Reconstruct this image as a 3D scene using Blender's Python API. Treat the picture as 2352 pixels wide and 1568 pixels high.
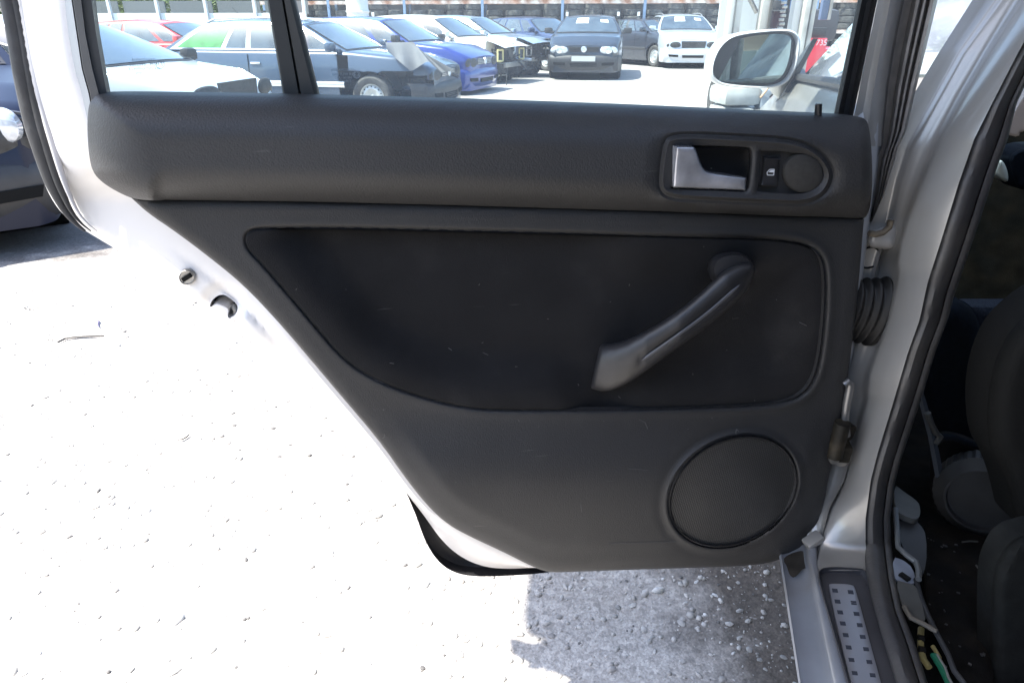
import bpy, bmesh, math, random
import numpy as np
from mathutils import Vector, Matrix
from mathutils.geometry import delaunay_2d_cdt
random.seed(7); rng = np.random.default_rng(7)
R = math.radians
sc = bpy.context.scene
for o in list(bpy.data.objects): bpy.data.objects.remove(o)

# ------------------------------------------------------------------ camera, sky, sun, exposure
HC = 1.15            # camera height
PITCH = R(25.5)      # looking down
FPX = 1520.0         # focal length in units of a 2352 wide picture
cd = bpy.data.cameras.new('camera'); cam = bpy.data.objects.new('camera', cd)
sc.collection.objects.link(cam); sc.camera = cam
cam.location = (0, 0, HC); cam.rotation_euler = (R(90) - PITCH, 0, 0)
cd.sensor_width = 36; cd.lens = FPX / 2352 * 36; cd.clip_start = 0.02; cd.clip_end = 900
SUN_K = (0.585, 0.15)                       # sideways travel of sunlight per metre of fall
s_to = Vector((-SUN_K[0], -SUN_K[1], 1)).normalized()
elev = math.asin(s_to.z); azim = math.atan2(s_to.x, s_to.y)
W = bpy.data.worlds.new('World'); sc.world = W; W.use_nodes = True
nt = W.node_tree; bg = nt.nodes['Background']; sk = nt.nodes.new('ShaderNodeTexSky')
sk.sky_type = 'NISHITA'; sk.sun_disc = False; sk.sun_elevation = elev; sk.sun_rotation = azim
sk.air_density = 1.0; sk.dust_density = 1.5
nt.links.new(sk.outputs[0], bg.inputs[0]); bg.inputs[1].default_value = 0.15
sd = bpy.data.lights.new('sun', 'SUN'); sun = bpy.data.objects.new('sun', sd); sc.collection.objects.link(sun)
sd.energy = 4.0; sd.angle = R(0.53); sd.color = (1, 0.955, 0.88)
sun.rotation_euler = s_to.to_track_quat('Z', 'Y').to_euler()
sc.view_settings.view_transform = 'Standard'; sc.view_settings.look = 'None'
sc.view_settings.gamma = 1; sc.view_settings.use_curve_mapping = False
sc.view_settings.exposure = 2.0
try: sc.cycles.max_bounces = 10; sc.cycles.transparent_max_bounces = 12; sc.cycles.caustics_refractive = False; sc.cycles.caustics_reflective = False
except Exception: pass

# ------------------------------------------------------------------ materials
def mat(name, col, rough=.5, metal=0, spec=.5, noise=0, nscale=8, bump=0, bscale=60, coat=0, speck=0, col2=None, mixscale=3, mixlo=.4, mixhi=.65, alpha=None, transmission=0, detail=6, bdist=.002):
    m = bpy.data.materials.new(name); m.use_nodes = True
    t = m.node_tree; b = t.nodes['Principled BSDF']; L = t.links
    b.inputs['Roughness'].default_value = rough; b.inputs['Metallic'].default_value = metal
    b.inputs['Specular IOR Level'].default_value = spec; b.inputs['Coat Weight'].default_value = coat
    b.inputs['Coat Roughness'].default_value = .08
    b.inputs['Transmission Weight'].default_value = transmission
    tc = t.nodes.new('ShaderNodeTexCoord')
    def nz(scale, det=detail):
        n = t.nodes.new('ShaderNodeTexNoise'); n.inputs['Scale'].default_value = scale; n.inputs['Detail'].default_value = det
        L.new(tc.outputs['Object'], n.inputs['Vector']); return n
    def ramp(src, lo, hi, c0=(0, 0, 0, 1), c1=(1, 1, 1, 1)):
        r = t.nodes.new('ShaderNodeValToRGB'); r.color_ramp.elements[0].position = lo; r.color_ramp.elements[1].position = hi
        r.color_ramp.elements[0].color = c0; r.color_ramp.elements[1].color = c1; L.new(src, r.inputs[0]); return r
    out = None
    base = t.nodes.new('ShaderNodeRGB'); base.outputs[0].default_value = (*col, 1); out = base.outputs[0]
    def mix(a, bb, fac, mode='MIX'):
        x = t.nodes.new('ShaderNodeMix'); x.data_type = 'RGBA'; x.blend_type = mode
        if isinstance(fac, float): x.inputs['Factor'].default_value = fac
        else: L.new(fac, x.inputs['Factor'])
        L.new(a, x.inputs['A'])
        if isinstance(bb, tuple): x.inputs['B'].default_value = (*bb, 1)
        else: L.new(bb, x.inputs['B'])
        return x.outputs['Result']
    if col2: out = mix(out, col2, ramp(nz(mixscale).outputs[0], mixlo, mixhi).outputs[0])
    if noise:
        r = ramp(nz(nscale).outputs[0], .3, .7, (1 - noise,) * 3 + (1,), (1 + noise,) * 3 + (1,))
        out = mix(out, r.outputs[0], 1.0, 'MULTIPLY')
    if speck:
        v = t.nodes.new('ShaderNodeTexVoronoi'); v.inputs['Scale'].default_value = 55; L.new(tc.outputs['Object'], v.inputs['Vector'])
        r = ramp(v.outputs['Distance'], .035, .06, (1, 1, 1, 1), (0, 0, 0, 1))
        r2 = ramp(nz(7).outputs[0], .55, .6)
        mm = t.nodes.new('ShaderNodeMath'); mm.operation = 'MULTIPLY'; L.new(r.outputs[0], mm.inputs[0]); L.new(r2.outputs[0], mm.inputs[1])
        out = mix(out, (speck, speck, speck * .95), mm.outputs[0])
    L.new(out, b.inputs['Base Color'])
    if bump:
        bn = t.nodes.new('ShaderNodeBump'); bn.inputs['Strength'].default_value = bump; bn.inputs['Distance'].default_value = bdist
        L.new(nz(bscale, 4).outputs[0], bn.inputs['Height']); L.new(bn.outputs[0], b.inputs['Normal'])
    m['nodes_out'] = 0
    return m

def scuffed(m, amount=.12, seeds=(3, 9)):
    """thin pale scratches and dusty smears over a dark plastic"""
    t = m.node_tree; L = t.links; b = t.nodes['Principled BSDF']
    src = b.inputs['Base Color'].links[0].from_socket
    tc = t.nodes.new('ShaderNodeTexCoord'); acc = None
    for k, (rot, sx) in enumerate(((.1, 1), (1.2, 1.4), (-.7, .8))):
        mp = t.nodes.new('ShaderNodeMapping'); mp.inputs['Rotation'].default_value = (0, rot, 0); mp.inputs['Scale'].default_value = (6 * sx, 6, 95)
        mp.inputs['Location'].default_value = (seeds[0] * k, 0, seeds[1] * k)
        n = t.nodes.new('ShaderNodeTexVoronoi'); n.inputs['Scale'].default_value = 1.0
        L.new(tc.outputs['Object'], mp.inputs[0]); L.new(mp.outputs[0], n.inputs['Vector'])
        r = t.nodes.new('ShaderNodeValToRGB'); r.color_ramp.elements[0].position = .03; r.color_ramp.elements[1].position = .075
        r.color_ramp.elements[0].color = (1, 1, 1, 1); r.color_ramp.elements[1].color = (0, 0, 0, 1); L.new(n.outputs['Distance'], r.inputs[0])
        if acc is None: acc = r.outputs[0]
        else:
            mx = t.nodes.new('ShaderNodeMath'); mx.operation = 'MAXIMUM'; L.new(acc, mx.inputs[0]); L.new(r.outputs[0], mx.inputs[1]); acc = mx.outputs[0]
    n2 = t.nodes.new('ShaderNodeTexNoise'); n2.inputs['Scale'].default_value = 9; L.new(tc.outputs['Object'], n2.inputs['Vector'])
    r2 = t.nodes.new('ShaderNodeValToRGB'); r2.color_ramp.elements[0].position = .52; r2.color_ramp.elements[1].position = .68; L.new(n2.outputs[0], r2.inputs[0])
    mm = t.nodes.new('ShaderNodeMath'); mm.operation = 'MULTIPLY'; L.new(acc, mm.inputs[0]); L.new(r2.outputs[0], mm.inputs[1])
    n3 = t.nodes.new('ShaderNodeTexNoise'); n3.inputs['Scale'].default_value = 14; n3.inputs['Detail'].default_value = 8; L.new(tc.outputs['Object'], n3.inputs['Vector'])
    r3 = t.nodes.new('ShaderNodeValToRGB'); r3.color_ramp.elements[0].position = .6; r3.color_ramp.elements[1].position = .85; r3.color_ramp.elements[1].color = (.25,) * 3 + (1,); L.new(n3.outputs[0], r3.inputs[0])
    mz = t.nodes.new('ShaderNodeMath'); mz.operation = 'MAXIMUM'; L.new(mm.outputs[0], mz.inputs[0]); L.new(r3.outputs[0], mz.inputs[1])
    x = t.nodes.new('ShaderNodeMix'); x.data_type = 'RGBA'; L.new(mz.outputs[0], x.inputs['Factor']); L.new(src, x.inputs['A']); x.inputs['B'].default_value = (amount, amount * .97, amount * .93, 1)
    L.new(x.outputs['Result'], b.inputs['Base Color'])
    return m

M = {}
M['trim'] = scuffed(mat('soft_black_plastic', (.027, .0268, .0275), .55, bump=.6, bscale=620, noise=.14, nscale=6, spec=.34, bdist=.0009, speck=.2), .075)
M['roll'] = scuffed(mat('soft_black_vinyl', (.028, .0278, .0285), .52, bump=.7, bscale=480, noise=.12, nscale=5, spec=.36, bdist=.001), .07, (5, 2))
M['fabric'] = scuffed(mat('black_cloth', (.0155, .0152, .0158), .95, bump=1, bscale=900, noise=.14, nscale=14, spec=.15, bdist=.0008, speck=.16), .05, (7, 4))
M['grip'] = scuffed(mat('grip_rubber', (.019, .019, .021), .42, bump=.5, bscale=600, noise=.2, nscale=30, spec=.5, bdist=.0005), .10)
M['black'] = mat('black_plastic', (.018, .018, .02), .35, bump=.2, bscale=300)
M['cavity'] = mat('dark_cavity_plastic', (.006, .006, .006), .7, spec=.12)
M['rubber'] = mat('black_rubber', (.026, .026, .028), .6, noise=.35, nscale=30, bump=.4, bscale=120)
M['seal'] = mat('door_seal_rubber', (.045, .044, .046), .5, noise=.25, nscale=18, bump=.3, bscale=200, col2=(.07, .066, .06), mixscale=6)
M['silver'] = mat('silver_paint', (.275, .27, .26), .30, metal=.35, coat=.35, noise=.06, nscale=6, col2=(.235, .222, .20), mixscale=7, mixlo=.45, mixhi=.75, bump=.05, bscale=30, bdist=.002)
M['silver_dirty'] = mat('dirty_silver_paint', (.27, .29, .33), .38, metal=.45, coat=.3, noise=.08, nscale=20, col2=(.22, .21, .20), mixscale=7, mixlo=.5, mixhi=.8)
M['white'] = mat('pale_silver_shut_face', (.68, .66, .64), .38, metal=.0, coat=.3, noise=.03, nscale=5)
M['chrome'] = mat('chrome', (.45, .46, .50), .13, metal=.5, noise=.3, nscale=28, bump=.5, bscale=22, bdist=.003, coat=1)
M['steel'] = mat('dull_steel', (.38, .37, .35), .38, metal=.8, noise=.3, nscale=40, bump=.3, bscale=120)
M['grime'] = mat('greasy_steel', (.16, .13, .09), .55, metal=.3, noise=.5, nscale=50, col2=(.05, .04, .03), mixscale=30, bump=.5, bscale=90)
M['aluplate'] = mat('brushed_plate', (.30, .31, .34), .35, metal=.5, noise=.06, nscale=30)
M['recess'] = mat('sill_recess_plastic', (.045, .045, .05), .5, noise=.2, nscale=15)
M['inner'] = mat('interior_grey_plastic', (.022, .023, .025), .6, noise=.25, nscale=14)
M['inner2'] = mat('interior_pale_plastic', (.055, .055, .05), .6, noise=.25, nscale=20)
M['carpet'] = mat('dark_carpet', (.007, .007, .007), .95, spec=.08, noise=.4, nscale=30, bump=.8, bscale=400, col2=(.012, .010, .008), mixscale=18)
M['seatcloth'] = mat('seat_cloth', (.03, .036, .05), .95, spec=.08, noise=.3, nscale=300, bump=.8, bscale=700)
M['seatside'] = mat('seat_side_cloth', (.008, .011, .016), .95, spec=.06, noise=.2, nscale=80, bump=.5, bscale=500)
M['beige'] = mat('headliner_trim', (.45, .40, .37), .7, noise=.05)
M['yellowwire'] = mat('yellow_wire', (.22, .19, .08), .4); M['greenwire'] = mat('green_wire', (.012, .12, .07), .4); M['whitewire'] = mat('white_wire', (.2, .2, .19), .4)
M['darkprint'] = mat('dark_print', (.03, .035, .05), .5)
M['whiteprint'] = mat('white_print', (.6, .62, .65), .5)
M['pinblack'] = mat('lock_pin_black', (.014, .014, .015), .35)

def tweeter_mat():
    m = mat('speaker_cloth', (.035, .033, .030), .9, bump=1, bscale=1500, noise=.2, nscale=200); return m
M['tweeter'] = tweeter_mat()

def mesh_mat():
    m = bpy.data.materials.new('perforated_grille'); m.use_nodes = True; t = m.node_tree; L = t.links; b = t.nodes['Principled BSDF']
    uv = t.nodes.new('ShaderNodeTexCoord'); v = t.nodes.new('ShaderNodeTexVoronoi'); v.inputs['Scale'].default_value = 330; v.inputs['Randomness'].default_value = .0
    mp = t.nodes.new('ShaderNodeMapping'); mp.inputs['Rotation'].default_value = (0, R(20), 0)
    sx = t.nodes.new('ShaderNodeSeparateXYZ'); cx = t.nodes.new('ShaderNodeCombineXYZ')
    L.new(uv.outputs['Object'], mp.inputs[0]); L.new(mp.outputs[0], sx.inputs[0]); L.new(sx.outputs[0], cx.inputs[0]); L.new(sx.outputs[2], cx.inputs[1])
    L.new(cx.outputs[0], v.inputs['Vector'])
    r = t.nodes.new('ShaderNodeValToRGB'); r.color_ramp.elements[0].position = .3; r.color_ramp.elements[1].position = .42
    r.color_ramp.elements[0].color = (.004, .004, .004, 1); r.color_ramp.elements[1].color = (.034, .034, .034, 1)
    L.new(v.outputs['Distance'], r.inputs[0]); L.new(r.outputs[0], b.inputs['Base Color']); b.inputs['Roughness'].default_value = .45
    bn = t.nodes.new('ShaderNodeBump'); bn.inputs['Strength'].default_value = .6; bn.inputs['Distance'].default_value = .001
    L.new(v.outputs['Distance'], bn.inputs['Height']); L.new(bn.outputs[0], b.inputs['Normal']); return m
M['mesh'] = mesh_mat()

def glass_mat(name, tint=(.80, .90, .88), dust_or_veil=.12, veil_col=(.75, .78, .78), patch=.5, scale=5):
    """thin pane: clear, mirror-like at grazing angles, with a dusty film or a painted reflection"""
    m = bpy.data.materials.new(name); m.use_nodes = True; t = m.node_tree; L = t.links
    for n in list(t.nodes): t.nodes.remove(n)
    o = t.nodes.new('ShaderNodeOutputMaterial'); tr = t.nodes.new('ShaderNodeBsdfTransparent'); tr.inputs[0].default_value = (*tint, 1)
    gl = t.nodes.new('ShaderNodeBsdfGlossy'); gl.inputs['Roughness'].default_value = .02
    fr = t.nodes.new('ShaderNodeFresnel'); fr.inputs[0].default_value = 1.45
    mx = t.nodes.new('ShaderNodeMixShader'); L.new(fr.outputs[0], mx.inputs[0]); L.new(tr.outputs[0], mx.inputs[1]); L.new(gl.outputs[0], mx.inputs[2])
    df = t.nodes.new('ShaderNodeBsdfDiffuse'); df.inputs[0].default_value = (*veil_col, 1)
    tl = t.nodes.new('ShaderNodeBsdfTranslucent'); tl.inputs[0].default_value = (*veil_col, 1)
    dd = t.nodes.new('ShaderNodeMixShader'); dd.inputs[0].default_value = .6; L.new(df.outputs[0], dd.inputs[1]); L.new(tl.outputs[0], dd.inputs[2])
    tc = t.nodes.new('ShaderNodeTexCoord'); n = t.nodes.new('ShaderNodeTexNoise'); n.inputs['Scale'].default_value = scale; n.inputs['Detail'].default_value = 7
    L.new(tc.outputs['Object'], n.inputs['Vector'])
    mr = t.nodes.new('ShaderNodeMapRange'); mr.inputs[1].default_value = .35; mr.inputs[2].default_value = .75
    mr.inputs[3].default_value = dust_or_veil * (1 - patch); mr.inputs[4].default_value = dust_or_veil * (1 + patch); L.new(n.outputs[0], mr.inputs[0])
    m2 = t.nodes.new('ShaderNodeMixShader'); L.new(mr.outputs[0], m2.inputs[0]); L.new(mx.outputs[0], m2.inputs[1]); L.new(dd.outputs[0], m2.inputs[2])
    L.new(m2.outputs[0], o.inputs[0]); return m
M['glass'] = glass_mat('dusty_window_glass', dust_or_veil=.16)
M['glassfront'] = glass_mat('front_door_glass', tint=(.55, .68, .68), dust_or_veil=.42, veil_col=(.62, .68, .78))  # bluish veil in the pane paints the sky's reflection
M['mirror'] = mat('mirror_glass', (.66, .78, .74), .015, metal=1)
M['carglass'] = mat('tinted_car_glass', (.045, .06, .07), .04, spec=.9, coat=1, noise=.5, nscale=3)

# ------------------------------------------------------------------ projection helpers (photo point -> point on a real surface)
cp, sp = math.cos(PITCH), math.sin(PITCH)
CAM = np.array([0, 0, HC])
def ray(px, py):
    a = (px - 1176) / FPX; b = (py - 784) / FPX
    return np.array([a, cp - b * sp, -(sp + b * cp)])
def at_y(px, py, Y):
    d = ray(px, py); return CAM + d * (Y / d[1])
def at_z(px, py, Z):
    d = ray(px, py); return CAM + d * ((Z - HC) / d[2])
def at_plane(px, py, P, N):
    d = ray(px, py); return CAM + d * (np.dot(P - CAM, N) / np.dot(d, N))
YAW = R(9)
DN = np.array([math.sin(YAW), -math.cos(YAW), 0]); DU = np.array([math.cos(YAW), math.sin(YAW), 0]); DP = np.array([0, .76, 0])
def on_door(px, py, n=0.0):          # n: metres proud of the door's inner plane, towards the cabin side
    return at_plane(px, py, DP + DN * n, DN)
def on_door_many(P, n):
    a = (P[:, 0] - 1176) / FPX; b = (P[:, 1] - 784) / FPX
    d = np.stack([a, cp - b * sp, -(sp + b * cp)], 1)
    t = (np.dot(DP - CAM, DN) + n) / (d @ DN)
    return CAM + d * t[:, None]
CF = np.array([math.sin(R(15.4)), math.cos(R(15.4)), 0]); CR = np.array([CF[1], -CF[0], 0])
HINGE = np.array([.43, .87, 0])
def car_pt(f, r, z): return HINGE + CF * f + CR * r + np.array([0, 0, z])

# ------------------------------------------------------------------ object helpers
col = sc.collection
def tag(o, label=None, cat=None, group=None, kind=None):
    if label: o['label'] = label
    if cat: o['category'] = cat
    if group: o['group'] = group
    if kind: o['kind'] = kind
    return o
def link(o, parent=None):
    col.objects.link(o)
    if parent is not None:
        o.parent = parent
        w = Matrix.Identity(4); p = parent
        o.matrix_parent_inverse = Matrix.Identity(4) if parent.get('local') else Matrix.Translation(parent_world(parent)).inverted()
        if parent.get('local'): o['local'] = 1
    return o
def parent_world(p):
    v = Vector((0, 0, 0)); 
    if p.parent is None: return p.location.copy()
    return Vector((0, 0, 0))
def empty(name, loc=(0, 0, 0), rz=0, local=False):
    o = bpy.data.objects.new(name, None); o.location = loc; o.rotation_euler = (0, 0, rz); o.empty_display_size = .1
    if local: o['local'] = 1
    col.objects.link(o); return o
def make(name, verts, faces, m, parent=None, smooth=True, sharp=None):
    me = bpy.data.meshes.new(name); me.from_pydata([tuple(map(float, v)) for v in verts], [], [tuple(map(int, f)) for f in faces]); me.validate()
    if m: me.materials.append(m)
    me.polygons.foreach_set('use_smooth', [smooth] * len(me.polygons))
    o = bpy.data.objects.new(name, me); link(o, parent)
    if sharp: 
        try: me.set_sharp_from_angle(angle=R(sharp))
        except Exception: pass
    return o
class MB:
    def __init__(s): s.v = []; s.f = []
    def add(s, V, Fc):
        k = len(s.v); s.v += [tuple(p) for p in V]; s.f += [tuple(i + k for i in f) for f in Fc]; return s
    def box(s, c, d, rz=0, rx=0, ry=0, bevel=.0):
        c = Vector(c); h = Vector(d) / 2; E = Matrix.Rotation(rz, 3, 'Z') @ Matrix.Rotation(ry, 3, 'Y') @ Matrix.Rotation(rx, 3, 'X')
        b = min(bevel, min(h) * .9)
        if b <= 0:
            V = [c + E @ Vector((x * h.x, y * h.y, z * h.z)) for x in (-1, 1) for y in (-1, 1) for z in (-1, 1)]
            return s.add(V, [(0, 1, 3, 2), (4, 6, 7, 5), (0, 4, 5, 1), (2, 3, 7, 6), (0, 2, 6, 4), (1, 5, 7, 3)])
        bm = bmesh.new(); bmesh.ops.create_cube(bm, size=1); bmesh.ops.scale(bm, vec=Vector(d), verts=bm.verts)
        bmesh.ops.bevel(bm, geom=list(bm.edges), offset=b, segments=2, affect='EDGES', profile=.6)
        bm.verts.index_update(); V = [c + E @ v.co for v in bm.verts]; Fc = [[v.index for v in f.verts] for f in bm.faces]; bm.free()
        return s.add(V, Fc)
    def tube(s, path, r, n=10, cap=True):
        path = [Vector(p) for p in path]; rs = r if hasattr(r, '__len__') else [r] * len(path)
        V = []; up = Vector((0, 0, 1)); prev = None
        for i, p in enumerate(path):
            d = (path[min(i + 1, len(path) - 1)] - path[max(i - 1, 0)]).normalized()
            if prev is None: a = d.cross(up if abs(d.z) < .9 else Vector((1, 0, 0))).normalized()
            else: a = (prev - d * prev.dot(d)).normalized()
            prev = a; b = d.cross(a)
            V += [p + a * (math.cos(2 * math.pi * k / n) * rs[i]) + b * (math.sin(2 * math.pi * k / n) * rs[i]) for k in range(n)]
        Fc = [(i * n + k, i * n + (k + 1) % n, (i + 1) * n + (k + 1) % n, (i + 1) * n + k) for i in range(len(path) - 1) for k in range(n)]
        if cap: Fc += [tuple(range(n))[::-1], tuple(range((len(path) - 1) * n, len(path) * n))]
        return s.add(V, Fc)
    def lathe(s, prof, c=(0, 0, 0), axis='z', n=32, close=False):
        V = []
        for (r, h) in prof:
            for k in range(n):
                a = 2 * math.pi * k / n; x, y = r * math.cos(a), r * math.sin(a)
                p = {'z': (x, y, h), 'y': (x, h, y), 'x': (h, x, y)}[axis]; V.append((c[0] + p[0], c[1] + p[1], c[2] + p[2]))
        m = len(prof); Fc = []
        for i in range(m if close else m - 1):
            j = (i + 1) % m
            Fc += [(i * n + k, i * n + (k + 1) % n, j * n + (k + 1) % n, j * n + k) for k in range(n)]
        return s.add(V, Fc)
    def grid(s, rows, closed_u=False):
        n = len(rows[0]); V = [p for r_ in rows for p in r_]
        Fc = [(i * n + k, i * n + (k + 1) % n, (i + 1) * n + (k + 1) % n, (i + 1) * n + k) for i in range(len(rows) - 1) for k in range(n if closed_u else n - 1)]
        return s.add(V, Fc)
    def build(s, name, m, parent=None, smooth=True, sharp=35):
        o = make(name, s.v, s.f, m, parent, smooth, None)
        if smooth:
            try: o.data.set_sharp_from_angle(angle=R(sharp))
            except Exception: pass
        return o

def chaikin(P, closed=True, it=2):
    P = np.array(P, float)
    for _ in range(it):
        Q = []; n = len(P)
        if closed:
            for i in range(n):
                a, b = P[i], P[(i + 1) % n]; Q += [a * .75 + b * .25, a * .25 + b * .75]
        else:
            Q.append(P[0])
            for i in range(n - 1):
                a, b = P[i], P[i + 1]; Q += [a * .75 + b * .25, a * .25 + b * .75]
            Q.append(P[-1])
        P = np.array(Q)
    return P
def resample(P, step, closed=True):
    P = np.array(P, float); Q = np.vstack([P, P[:1]]) if closed else P
    seg = np.hypot(*(Q[1:] - Q[:-1]).T); keep = np.r_[True, seg > 1e-6]; Q = Q[keep]
    seg = np.hypot(*(Q[1:] - Q[:-1]).T); s = np.r_[0, np.cumsum(seg)]; n = max(4, int(s[-1] / step))
    t = np.linspace(0, s[-1], n + 1); t = t[:-1] if closed else t
    return np.stack([np.interp(t, s, Q[:, 0]), np.interp(t, s, Q[:, 1])], 1)
def inside(pts, poly):
    x, y = pts[:, 0], pts[:, 1]; r = np.zeros(len(pts), bool); n = len(poly)
    for i in range(n):
        x1, y1 = poly[i]; x2, y2 = poly[(i + 1) % n]
        if y1 == y2: continue
        c = ((y1 > y) != (y2 > y)) & (x < (x2 - x1) * (y - y1) / (y2 - y1) + x1); r ^= c
    return r
def dist(pts, line, closed=True):
    L = np.array(line, float); Q = np.vstack([L, L[:1]]) if closed else L
    best = np.full(len(pts), 1e9)
    for a, b in zip(Q[:-1], Q[1:]):
        ab = b - a; l2 = ab @ ab
        if l2 < 1e-9: continue
        t = np.clip(((pts - a) @ ab) / l2, 0, 1); d = pts - (a + t[:, None] * ab); best = np.minimum(best, np.hypot(d[:, 0], d[:, 1]))
    return best
def offset(line, d, closed=True):
    L = np.array(line, float)
    if closed: T = np.roll(L, -1, 0) - np.roll(L, 1, 0)
    else: T = np.gradient(L, axis=0)
    T /= np.maximum(np.hypot(T[:, 0], T[:, 1]), 1e-9)[:, None]
    return L + np.stack([-T[:, 1], T[:, 0]], 1) * d
def sstep(a, b, x): t = np.clip((x - a) / (b - a), 0, 1); return t * t * (3 - 2 * t)

def sheet(name, outline, h, m, parent=None, holes=(), feats=(), step=10, ostep=7, rim=(1.2, 3, 6), skirt=.012, hole_skirt=0, place=on_door_many, push=None):
    """a pressed panel: fine height-field surface inside an outline (photo units), with turned-down edges"""
    O = resample(outline, ostep); H = [resample(x, ostep * .7) for x in holes]
    co = []; ed = []
    def loop(L, closed=True):
        k = len(co); co.extend(map(tuple, L)); n = len(L)
        ed.extend([(k + i, k + (i + 1) % n) for i in range(n if closed else n - 1)])
    loop(O)
    for x in H: loop(x)
    edge = [O] + H
    def dedge(p): return np.min([dist(p, e) for e in edge], 0)
    extra = []
    for e in edge:
        for r_ in rim:
            for sg in (1, -1): extra.append(offset(e, sg * r_))
    for (fl, cl, offs) in feats:
        fl = resample(fl, ostep * .8, cl)
        for q in offs:
            extra.append(offset(fl, q, cl) if q else fl)
            if cl and q: extra.append(offset(fl, -q, cl))
    ex = np.vstack(extra) if extra else np.zeros((0, 2))
    x0, y0 = O.min(0); x1, y1 = O.max(0)
    gx, gy = np.meshgrid(np.arange(x0, x1, step), np.arange(y0, y1, step)); gx[::2] += step * .5
    g = np.stack([gx.ravel(), gy.ravel()], 1)
    def ok(p, dmin):
        k = inside(p, O)
        for x in H: k &= ~inside(p, x)
        p = p[k]; return p[dedge(p) > dmin] if len(p) else p
    g = ok(g, step * .7); ex = ok(ex, .9) if len(ex) else ex
    if len(ex) and len(g):
        # drop grid points too near the extra rows
        cell = {}
        for p in ex: cell.setdefault((int(p[0] // 5), int(p[1] // 5)), 1)
        keep = [not any((int(p[0] // 5) + i, int(p[1] // 5) + j) in cell for i in (-1, 0, 1) for j in (-1, 0, 1)) for p in g]
        g = g[np.array(keep)]
    if len(ex):   # thin near-duplicates
        seen = {}; ke = []
        for i, p in enumerate(ex):
            k = (round(p[0] / 1.1), round(p[1] / 1.1))
            if k not in seen: seen[k] = 1; ke.append(i)
        ex = ex[ke]
    allp = list(co) + [tuple(p) for p in ex] + [tuple(p) for p in g]
    V, E, Fc, *_ = delaunay_2d_cdt([Vector(p) for p in allp], ed, [], 0, 1e-4)
    V = np.array([tuple(v) for v in V]); Fc = np.array([f for f in Fc if len(f) == 3])
    c = V[Fc].mean(1); k = inside(c, O)
    for x in H: k &= ~inside(c, x)
    Fc = Fc[k]
    P3 = place(V, h(V))
    a, b, c3 = P3[Fc[:, 0]], P3[Fc[:, 1]], P3[Fc[:, 2]]
    nn = np.cross(b - a, c3 - a); view = CAM - a
    fl = (nn * view).sum(1) < 0; Fc[fl] = Fc[fl][:, ::-1]
    VV = [tuple(p) for p in P3]; FF = [tuple(f) for f in Fc]
    pv = DN if push is None else push
    for L, sk_ in [(O, skirt)] + [(x, hole_skirt) for x in H]:
        if sk_ <= 0: continue
        T = place(L, h(L)); n = len(L); k = len(VV)
        VV += [tuple(p) for p in T] + [tuple(p - pv * sk_) for p in T]
        FF += [(k + i, k + (i + 1) % n, k + n + (i + 1) % n, k + n + i) for i in range(n)]
    o = make(name, VV, FF, m, parent, True)
    try: o.data.set_sharp_from_angle(angle=R(50))
    except Exception: pass
    return o
def interp_line(tab, y):
    t = sorted(tab); return np.interp(y, [a for a, b in t], [b for a, b in t])

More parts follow.
